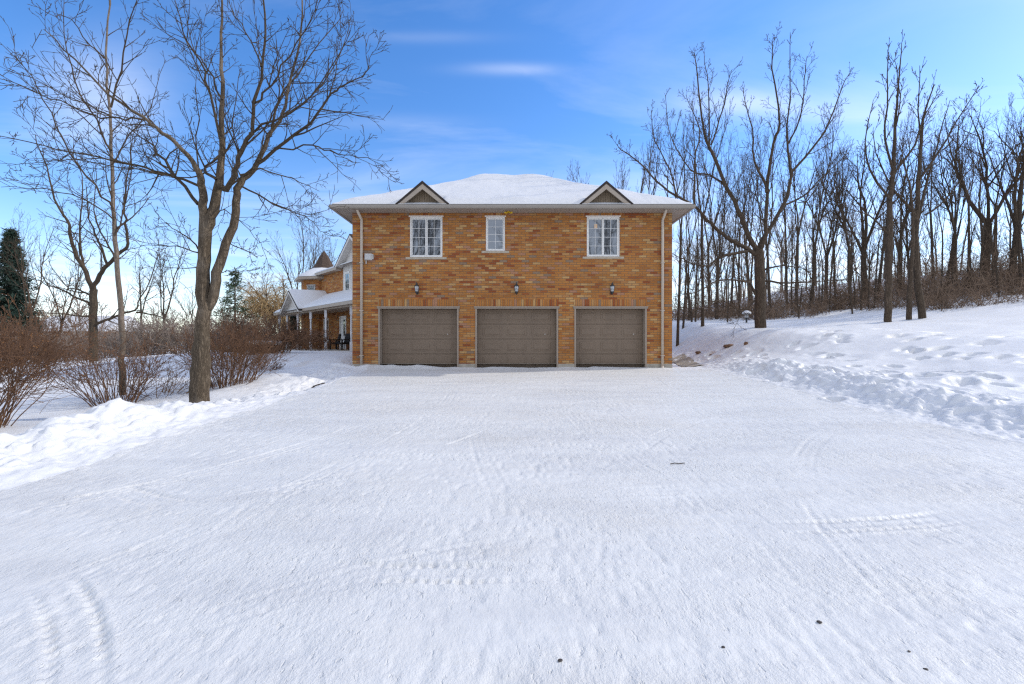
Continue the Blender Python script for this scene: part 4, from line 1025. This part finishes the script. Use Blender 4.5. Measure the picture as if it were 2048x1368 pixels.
for i in range(34):
    px = rr.uniform(1350, 2120); d = 27.5 - 4.5*max(0, min(1, (px-1650)/350)) + abs(rr.gauss(0, 1))*4
    wood(rr.choice((0,3,6)), px, d, rr.uniform(2.2, 4.0), 'thin sapling among the brush at the foot of the wooded hill', 'thin saplings in the brush of the wooded hill', rr.uniform(3.5, 8.5))
# trees across the drive behind the viewer, seen mirrored in the windows
for x, y, k in ((-7.4,-6.5,1),(-9.3,-9,2),(-.2,-7.5,4),(7.2,-8,2),(9.6,-10,1),(2.2,-12,1),(-5.2,-12,5)):
    wood(k, 0, y, None, 'bare tree across the drive, mirrored in the upper windows', 'bare trees mirrored in the upper windows', 17, x=x)
# left background trees
for px, d, top, k in ((330,34,470,1),(590,42,440,2),(612,46,430,1),(540,50,520,4),(60,36,440,1),(120,44,480,2),(285,46,500,4),(20,52,470,1),(385,48,560,2),(660,52,470,4)):
    lab = {590: 'bare tree with upright limbs just left of the pointed turret roof', 612: 'taller bare tree rising behind the pointed turret roof', 330: 'bare tree behind the hedge left of the big twin-stemmed trunk'}.get(px, 'distant bare tree beyond the hedge on the left lawn')
    wood(k, px, d, None, lab, None if px in (590,612,330) else 'distant bare trees beyond the left hedge', z_to_h(px, d, top))
print('trees', round(time.time()-T0, 1))

# ---- shrubs
def make_shrub(name, label, seed, loc, h, spread, n, mat, S, base=.25, lean=(0,0), group=None, leaves=0):
    rng = random.Random(seed); cr = Tubes()
    root = thing(name, label, 'shrub', loc, group)
    st = Tubes()
    for i in range(n):
        a = rng.uniform(0, 6.28); rr_ = base*math.sqrt(rng.random()); sp = spread*math.sqrt(rng.random())
        p = Vector((rr_*math.cos(a), rr_*math.sin(a), -.15)); d = Vector((math.cos(a)*sp+lean[0], math.sin(a)*sp+lean[1], 1))
        L = h*rng.uniform(.7, 1.12)
        nseg = 6; pts, rad = [p], [S['r0']*rng.uniform(.7,1.3)]; d.normalize(); q = p.copy(); r0 = rad[0]
        for j in range(nseg):
            d = (d+rv(rng)*S['wob']+UP*S['arch']).normalized(); q = q+d*(L/nseg); pts.append(q.copy()); rad.append(max(S['rmin'], r0*(1-.75*(j+1)/nseg)))
        st.add(pts, rad, 4)
        spawn(cr, rng, pts, rad, L, 2, S, S['nk'], .3)
    if leaves:
        L_ = [q for v in cr.g.values() for q in v]; V_, T_ = [], []
        for _ in range(leaves):
            pts, _r = rng.choice(L_); c = rng.choice(pts); b0 = len(V_); a = rv(rng).normalized()*rng.uniform(.012,.03); e = rv(rng).normalized()*rng.uniform(.008,.02)
            V_ += [tuple(c), tuple(c+a+e), tuple(c+a-e)]; T_.append((b0, b0+1, b0+2))
        link_mesh('dead_leaves', mesh_np('dead_leaves', V_, None, T_), M['deadleaf'], root)
    link_mesh('stems', st.mesh('stems'), mat, root); link_mesh('twigs' if n > 25 else 'crown', cr.mesh('twigs'), mat, root)
    return root
SH = spec(rmin=.0035, seg=(6,6,4,3,3), ang=(20,60), ratio=(1,.5,.36,.5,.5), n=(0,0,0,4,3), max=3, trop=(0,0,.05,.04,.02), wob=.13, slim=.016); SH.update(r0=.010, arch=-.01, nk=6)
def gr_at(px, d, dz=0): x = (px-1024)/F*d; return Vector((x, d, hz(x, d)+dz))
shrub_edge = make_shrub('dense_shrub', 'dense red-brown shrub at the left edge of the photo by the snowbank', 31, gr_at(-48, 7.4), 2.2, .5, 85, M['redtwig'], dict(SH, nk=8), .28, (.02,0), leaves=2600)
make_shrub('dense_shrub', 'open twiggy shrub clump around the foot of the slender pale tree', 32, gr_at(232, 10.4), 1.75, .75, 70, M['redtwig'], dict(SH, nk=5), .38, leaves=500)
make_shrub('dense_shrub', 'dense upright red-stemmed shrub behind the big twin-stemmed trunk', 33, gr_at(462, 12.2), 1.85, .62, 110, M['redtwig'], dict(SH, nk=6), .55, (.06,0), leaves=700)
make_shrub('low_shrub', 'low spreading twiggy shrub in the snow right of the red-stemmed shrub', 34, gr_at(520, 14.5), .9, 1.4, 26, M['redtwig'], dict(SH, nk=5), .2, (.5,0), leaves=260)
make_shrub('low_shrub', 'sparse low shrub with thin stems in the snow left of the big trunk', 35, gr_at(330, 11.2), 1.1, 1.6, 24, M['brush'], dict(SH, nk=4), .3, (.4,0), leaves=200)
hp = make_shrub('hedge_shrub', 'grey-brown twiggy shrub in the hedge row across the left lawn', 36, gr_at(300, 24), 2.6, .85, 48, M['greytwig'], dict(SH, rmin=.008, r0=.018, nk=6), .5, group='shrubs in the hedge row across the left lawn')
rs = random.Random(8)
for px, d, sc in ((340,26,.95),(375,25,.9),(425,27,.9),(260,27,1.0),(205,25,.9),(160,30,1.0),(110,28,.95),(60,27,.9),(10,29,1.0),(470,29,.95),(505,31,1.0),(535,33,.95),(90,37,1.1),(190,38,1.1),(290,38,1.1),(400,40,1.1),(480,42,1.1),(545,44,1.1),(-40,33,1.0)):
    copy_thing(hp, gr_at(px, d), rs.uniform(0,6.28), (sc*1.1, sc*1.1, sc*rs.uniform(.8,1.1)))
rp = make_shrub('rust_shrub', 'rusty brown rounded shrub in the row at the back of the left lawn', 37, gr_at(10, 17), 2.1, .65, 48, M['redtwig'], dict(SH, rmin=.006, r0=.014, nk=6), .5, group='rusty shrubs behind the left lawn')
for px, d, sc in ((500,19,.85),(560,21,.85),(-40,14,1.0),(120,27,.8)):
    copy_thing(rp, gr_at(px, d), rs.uniform(0,6.28), (sc, sc, sc*rs.uniform(.85,1.1)))
# porch hydrangeas with dry heads
def hydrangea(u, v, h, seed, label):
    p = TL(Vector((-u, v, 0))); p.z = hz2(p.x, p.y)+.05
    s = make_shrub('hydrangea', label, seed, p, h, .8, 22, M['redtwig'], dict(SH, nk=3, rmin=.009, r0=.014), .3, group='dried hydrangeas along the porch')
    rng = random.Random(seed+1); V_, T_ = [], []
    for i in range(70):
        a = rng.uniform(0, 6.28); q = rng.uniform(.1,.75)*h; c = Vector((q*math.cos(a), q*math.sin(a), h*rng.uniform(.45,1.0)))
        for k in range(14):
            e = c+rv(rng)*.06; b0 = len(V_); r1 = rv(rng).normalized()*.075; r2 = rv(rng).normalized()*.075
            V_ += [tuple(e), tuple(e+r1), tuple(e+r2)]; T_.append((b0, b0+1, b0+2))
    link_mesh('flower_heads', mesh_np('flower_heads', V_, None, T_), M['dryhead'], s)
hydrangea(3.0, -.7, 1.1, 51, 'dried hydrangea clump below the porch post nearest the chairs'); hydrangea(5.2, -.7, 1.15, 52, 'dried hydrangea clump in the middle below the porch'); hydrangea(7.2, -.8, 1.05, 53, 'dried hydrangea clump below the porch gable')

# ---- conifers
def conifer(name, label, loc, h, rad, seed, mat, whorls, per, card, gap=0, snow=False):
    rng = random.Random(seed); root = thing(name, label, 'evergreen', loc)
    tr = Tubes(); tr.add([Vector((0,0,-.2)), Vector((0,0,h*.5)), Vector((0,0,h))], [h*.016, h*.01, .01], 7)
    br = Tubes(); V_, T_ = [], []
    for i in range(whorls):
        f = (i+.3)/whorls; z = h*(.06+.93*f); R_ = rad*(1-f)**.85+.12
        for k in range(per):
            a = rng.uniform(0, 6.28); L = R_*rng.uniform(.6,1.12); dr = Vector((math.cos(a), math.sin(a), rng.uniform(-.25,.12)))
            p0 = Vector((0,0,z+rng.uniform(-.2,.2))); tip = p0+dr*L
            br.add([p0, p0.lerp(tip,.5), tip], [.02,.013,.006], 3)
            m = max(4, int(L*7/card*.25))
            for j in range(m):
                s = gap+(1-gap)*(j+rng.random())/m; c = p0.lerp(tip, s)
                for q in range(4):
                    d = (dr*.7+rv(rng)*.55+Vector((0,0,-.15))).normalized()*card*rng.uniform(.6,1.3); sd = rv(rng).normalized()*card*.13
                    e = c+rv(rng)*card*.25; b0 = len(V_); V_ += [tuple(e-sd), tuple(e+sd), tuple(e+d)]; T_.append((b0,b0+1,b0+2))
    link_mesh('trunk', tr.mesh('trunk'), M['woodbark'], root)
    c = link_mesh('crown', mesh_np('crown', V_, None, T_), mat, root); link_mesh('branches', br.mesh('branches'), M['woodbark'], c)
    return root
conifer('spruce_tree', 'tall dark green spruce behind the shrubs at the left edge', gr_at(22, 40), 11.4, 2.7, 61, M['needle'], 46, 16, .42)
conifer('spruce_tree', 'dark spruce partly cut off by the left picture edge behind the tall spruce', gr_at(-60, 42), 9.5, 2.7, 62, M['needle'], 38, 14, .42)
conifer('pine_tree', 'small airy green pine between the big trunk and the porch', gr_at(470, 34), 6.6, 2.0, 63, M['pine'], 17, 8, .30, .35)
q = TL(Vector((10.9*-1, -1.3, 0))); conifer('small_spruce', 'small dark evergreen dusted with snow behind the porch posts', gr_at(588, 36.5), 3.1, .75, 64, M['needle'], 20, 12, .2)
# yellow willow far behind the porch
def willow():
    rng = random.Random(71); loc = gr_at(566, 52); root = thing('willow_tree', 'yellow-twigged weeping willow far behind the porch roof', 'tree', loc)
    tr, cr, tw = Tubes(), Tubes(), Tubes()
    P = [Vector((0,0,-.2)), Vector((.1,0,1.5)), Vector((.1,.1,3))]; tr.add(P, [.4,.34,.3], 9)
    for i in range(20):
        a = rng.uniform(0,6.28); d = Vector((math.cos(a)*.7, math.sin(a)*.7, 1)); p = P[-1].copy(); pts, rad = [p], [.12]
        L = rng.uniform(4.5,6.5)
        for j in range(6): d = (d+rv(rng)*.1-UP*.09).normalized(); p = p+d*L/6; pts.append(p.copy()); rad.append(.12*(1-.13*(j+1)))
        cr.add(pts, rad, 5)
        for k in range(95):
            q, tg, _ = lerp_poly(pts, rad, .15+.84*rng.random()); dd = (rv(rng)*.5+tg*.4+UP*.3).normalized(); pp = [q]; l = rng.uniform(1.2,3.4)
            for j in range(4): dd = (dd-UP*.42+rv(rng)*.06).normalized(); q = q+dd*l/4; pp.append(q.copy())
            tw.add(pp, [.019,.017,.016,.014,.012], 3)
    link_mesh('trunk', tr.mesh('trunk'), M['limb'], root); c = link_mesh('crown', cr.mesh('crown'), M['limb'], root); link_mesh('weeping_twigs', tw.mesh('twigs'), M['willow'], c)
willow()

# ---- brush on the wooded hill: one uncountable mass
rng = random.Random(91); ug = Tubes()
def brush(x, d, h):
    z = hz(x, d); n = rng.randint(3, 6)
    for _ in range(n):
        p = Vector((x+rng.uniform(-.35,.35), d+rng.uniform(-.35,.35), z-.1)); dr = Vector((rng.gauss(0,.6), rng.gauss(0,.6), 1)).normalized(); L = h*rng.uniform(.5,1.3)
        pts, rad = [p], [.015]
        for j in range(5): dr = (dr+rv(rng)*.22).normalized(); p = p+dr*L/5; pts.append(p.copy()); rad.append(.015-.0017*(j+1))
        ug.add(pts, rad, 3)
        for k in range(7):
            q, tg, _ = lerp_poly(pts, rad, .2+.79*rng.random()); dd = (tg*.4+rv(rng)*.6).normalized(); pp = [q]; l = L*rng.uniform(.2,.5)
            for j in range(3): dd = (dd+rv(rng)*.3).normalized(); q = q+dd*l/3; pp.append(q.copy())
            ug.add(pp, [.009,.008,.0075,.007], 3)
def edge_d(px):
    ks = [(1340,31),(1420,30),(1480,29),(1550,27),(1620,28),(1700,28.5),(1760,26.5),(1840,24),(1920,22.5),(2050,22),(2250,21)]
    for (a, da), (b_, db) in zip(ks, ks[1:]):
        if a <= px <= b_: return da+(db-da)*(px-a)/(b_-a)
    return 22
for i in range(950):
    px = rng.uniform(1342, 2200); d = edge_d(px)+abs(rng.gauss(0,1))*7.5+rng.uniform(-.6,1.2)
    brush((px-1024)/F*d, d, rng.choice((.5,.8,1.0,1.3,1.7,2.4))*(1.15 if d > edge_d(px)+3 else .7))
tag(link_mesh('undergrowth', ug.mesh('undergrowth'), M['brush']), 'tangled brown brush covering the floor of the wooded hill', 'undergrowth', kind='stuff')
# ---- far woods as one mass
fw = Tubes(); rng = random.Random(95)
FS = spec(rmin=.035, seg=(5,4,3,3,3), n=(0,8,4,0,0), max=2, ratio=(1,.42,.5,.5,.5), ang=(20,45), sides=(4,3,3,3,3), trop=(.01,.06,.08,.05,.03), wob=.08)
for i in range(400):
    a = R(rng.uniform(-68, 64) if i < 130 else rng.uniform(-68, 8)); d = rng.uniform(75, 150) if a < R(8) else rng.uniform(64, 110)
    x, y = d*math.sin(a), d*math.cos(a)
    if a > R(8) and False: continue
    h = rng.uniform(3.5, 8.0) if a < R(8) else rng.uniform(8, 13)
    grow(fw, rng, Vector((x, y, hz(x, y)-.3)), UP.copy(), h, .13, 0, FS)
tag(link_mesh('distant_woods', fw.mesh('distant_woods'), M['greytwig']), 'grey line of distant bare woods along the horizon', 'woods', kind='stuff')
# ---- far brick house beyond the shrubs
fh = gr_at(135, 62); nb = thing('distant_house', 'far small brick house with snowy roof glimpsed through the left shrubs', 'house', fh)
b = MB(); x, y, z = fh; b.box(x-4.5, x+4.5, y, y+7, z-.3, z+3.0); b.build('wall', M['brick'], nb)
b = MB(); b.poly_y([(x-5, z+2.9), (x+5, z+2.9), (x, z+5.2)], y-.4, y+7.4); b.v = [(x+(p[1]-y-3.5)*1.45, y+3.5+(p[0]-x)*.8, p[2]) for p in b.v]; b.f = [f[::-1] for f in b.f]; rf_ = b.build('roof', M['roofsnow'], nb)
for dx in (-2.6, 0, 2.6):
    window(None, x+dx-.6, x+dx+.6, z+.9, z+2.2, y-.05, 1, 2, 2, nb, sill=False)

# ---- small things
def stone(name, label, cat, p, s, seed, mat, group=None, n=9):
    rng = random.Random(seed); me = bpy.data.meshes.new(name); import bmesh
    bm = bmesh.new(); bmesh.ops.create_icosphere(bm, subdivisions=2, radius=1)
    offs = [rv(rng).normalized() for _ in range(n)]
    for v in bm.verts:
        c = v.co.copy()
        for o_ in offs:
            k = c.dot(o_)
            if k > .72: c -= o_*(k-.72)
        v.co = Vector((c.x*s[0], c.y*s[1], c.z*s[2]))
    bm.to_mesh(me); bm.free(); me.update()
    o = link_mesh(name, me, mat, None, p); o.rotation_euler = (0, 0, rng.uniform(-.5,.5)); return tag(o, label, cat, group)
for i, (px, d, s, lab) in enumerate(((1397,20.5,(.15,.15,.10),'brown stone jutting from the snow nearest the house corner'), (1424,19.2,(.15,.15,.10),'brown stone jutting from the snow, second from the house corner'), (1457,19.0,(.27,.2,.10),'largest brown stone jutting from the snow beside the house'), (1492,18.0,(.08,.1,.11),'small dark stone standing alone right of the largest brown stone'))):
    x = (px-1024)/F*d; stone('stone', lab, 'stone', (x, d, hz2(x, d)+.03), s, 101+i, M['rock'], 'stones edging the bed beside the house')
for i, (px, py, r, lab) in enumerate(((1639,1246,.014,'largest dark pebble on the packed snow of the drive'), (1120,1326,.012,'dark round pebble on the drive at the bottom centre'), (1446,1298,.009,'small dark pebble on the drive left of the largest pebble'), (1852,1341,.010,'dark pebble near the bottom right corner of the drive'), (1818,1306,.008,'tiny dark pebble just above the bottom right pebble'))):
    d = 1365/((py-684)+30.9); x = (px-1024)/F*d
    stone('pebble', lab, 'pebble', (x, d, hz2(x, d)+r*.3), (r*1.1, r*.75, r*.5), 201+i, M['pebble'], 'pebbles scattered on the drive')
for i in range(1):
    d = 1365/((930-684)+30.9); x = (1354-1024)/F*d; z = hz2(x, d)
    tg_ = MB().tube([(x-.07, d, z+.012), (x-.02, d+.015, z+.016), (x+.03, d+.01, z+.013), (x+.09, d+.02, z+.015)], .005, 5).build('fallen_twig', M['twig'], None, (x, d, z))
    tag(tg_, 'thin dark twig lying on the packed snow of the drive', 'twig')
# garden lantern on the slope
g = at(1493, 636, 26); g.z = hz(g.x, g.y); top = EYE-(616-684)/F*26
gl = thing('garden_lantern', 'small snow-capped garden lantern on the slope left of the broad tree', 'garden lantern', g)
b = MB(); b.lathe([(.05,g.z-.2),(.05,g.z+.2),(.09,g.z+.22),(.09,g.z+.26)], g.x, g.y, 8); b.build('post', M['black'], gl)
b = MB(); b.lathe([(.10,g.z+.261),(.11,g.z+.36),(.10,g.z+.46)], g.x, g.y, 6); b.build('lamp_glass', M['lampglass'], gl)
b = MB(); b.lathe([(.24,g.z+.462),(.22,g.z+.49),(.06,g.z+.58)], g.x, g.y, 8); b.build('cap', M['black'], gl)
b = MB(); b.lathe([(.245,g.z+.492),(.25,g.z+.53),(.20,g.z+.60),(.08,g.z+.66),(.01,g.z+.67)], g.x, g.y, 10); b.build('snow_cap', M['snow'], gl, smooth=True)
# stone planter by the porch path
c = gr_at(531, 21); pl_ = thing('stone_planter', 'low square stone planter capped with snow left of the porch', 'planter', c)
b = MB()
for r_ in range(3):
    for k in range(3):
        b.bbox(c.x-.50+k*.34+(.02 if r_ % 2 else 0), c.x-.50+k*.34+.325, c.y-.4, c.y+.4, c.z-.1+r_*.17, c.z-.1+r_*.17+.16, .02)
b.build('stonework', M['rock'], pl_)
b = MB(); b.bbox(c.x-.56, c.x+.56, c.y-.46, c.y+.46, c.z+.412, c.z+.47, .02); b.build('coping', M['stone'], pl_)
b = MB(); b.bbox(c.x-.54, c.x+.54, c.y-.44, c.y+.44, c.z+.471, c.z+.58, .06); b.build('snow_cap', M['snow'], pl_)

# ------------------------------------------------------------------ camera
cd = bpy.data.cameras.new('camera'); cd.sensor_width = 36; cd.lens = F/2048*36; cd.clip_end = 2000; cd.clip_start = .05
co_ = bpy.data.objects.new('camera', cd); COL.objects.link(co_); co_.location = (0, 0, EYE); co_.rotation_euler = (R(90), 0, 0); scene.camera = co_
scene.cycles.max_bounces = 6; scene.cycles.use_denoising = False; scene.cycles.filter_width = 1.3
print('done', round(time.time()-T0, 1))
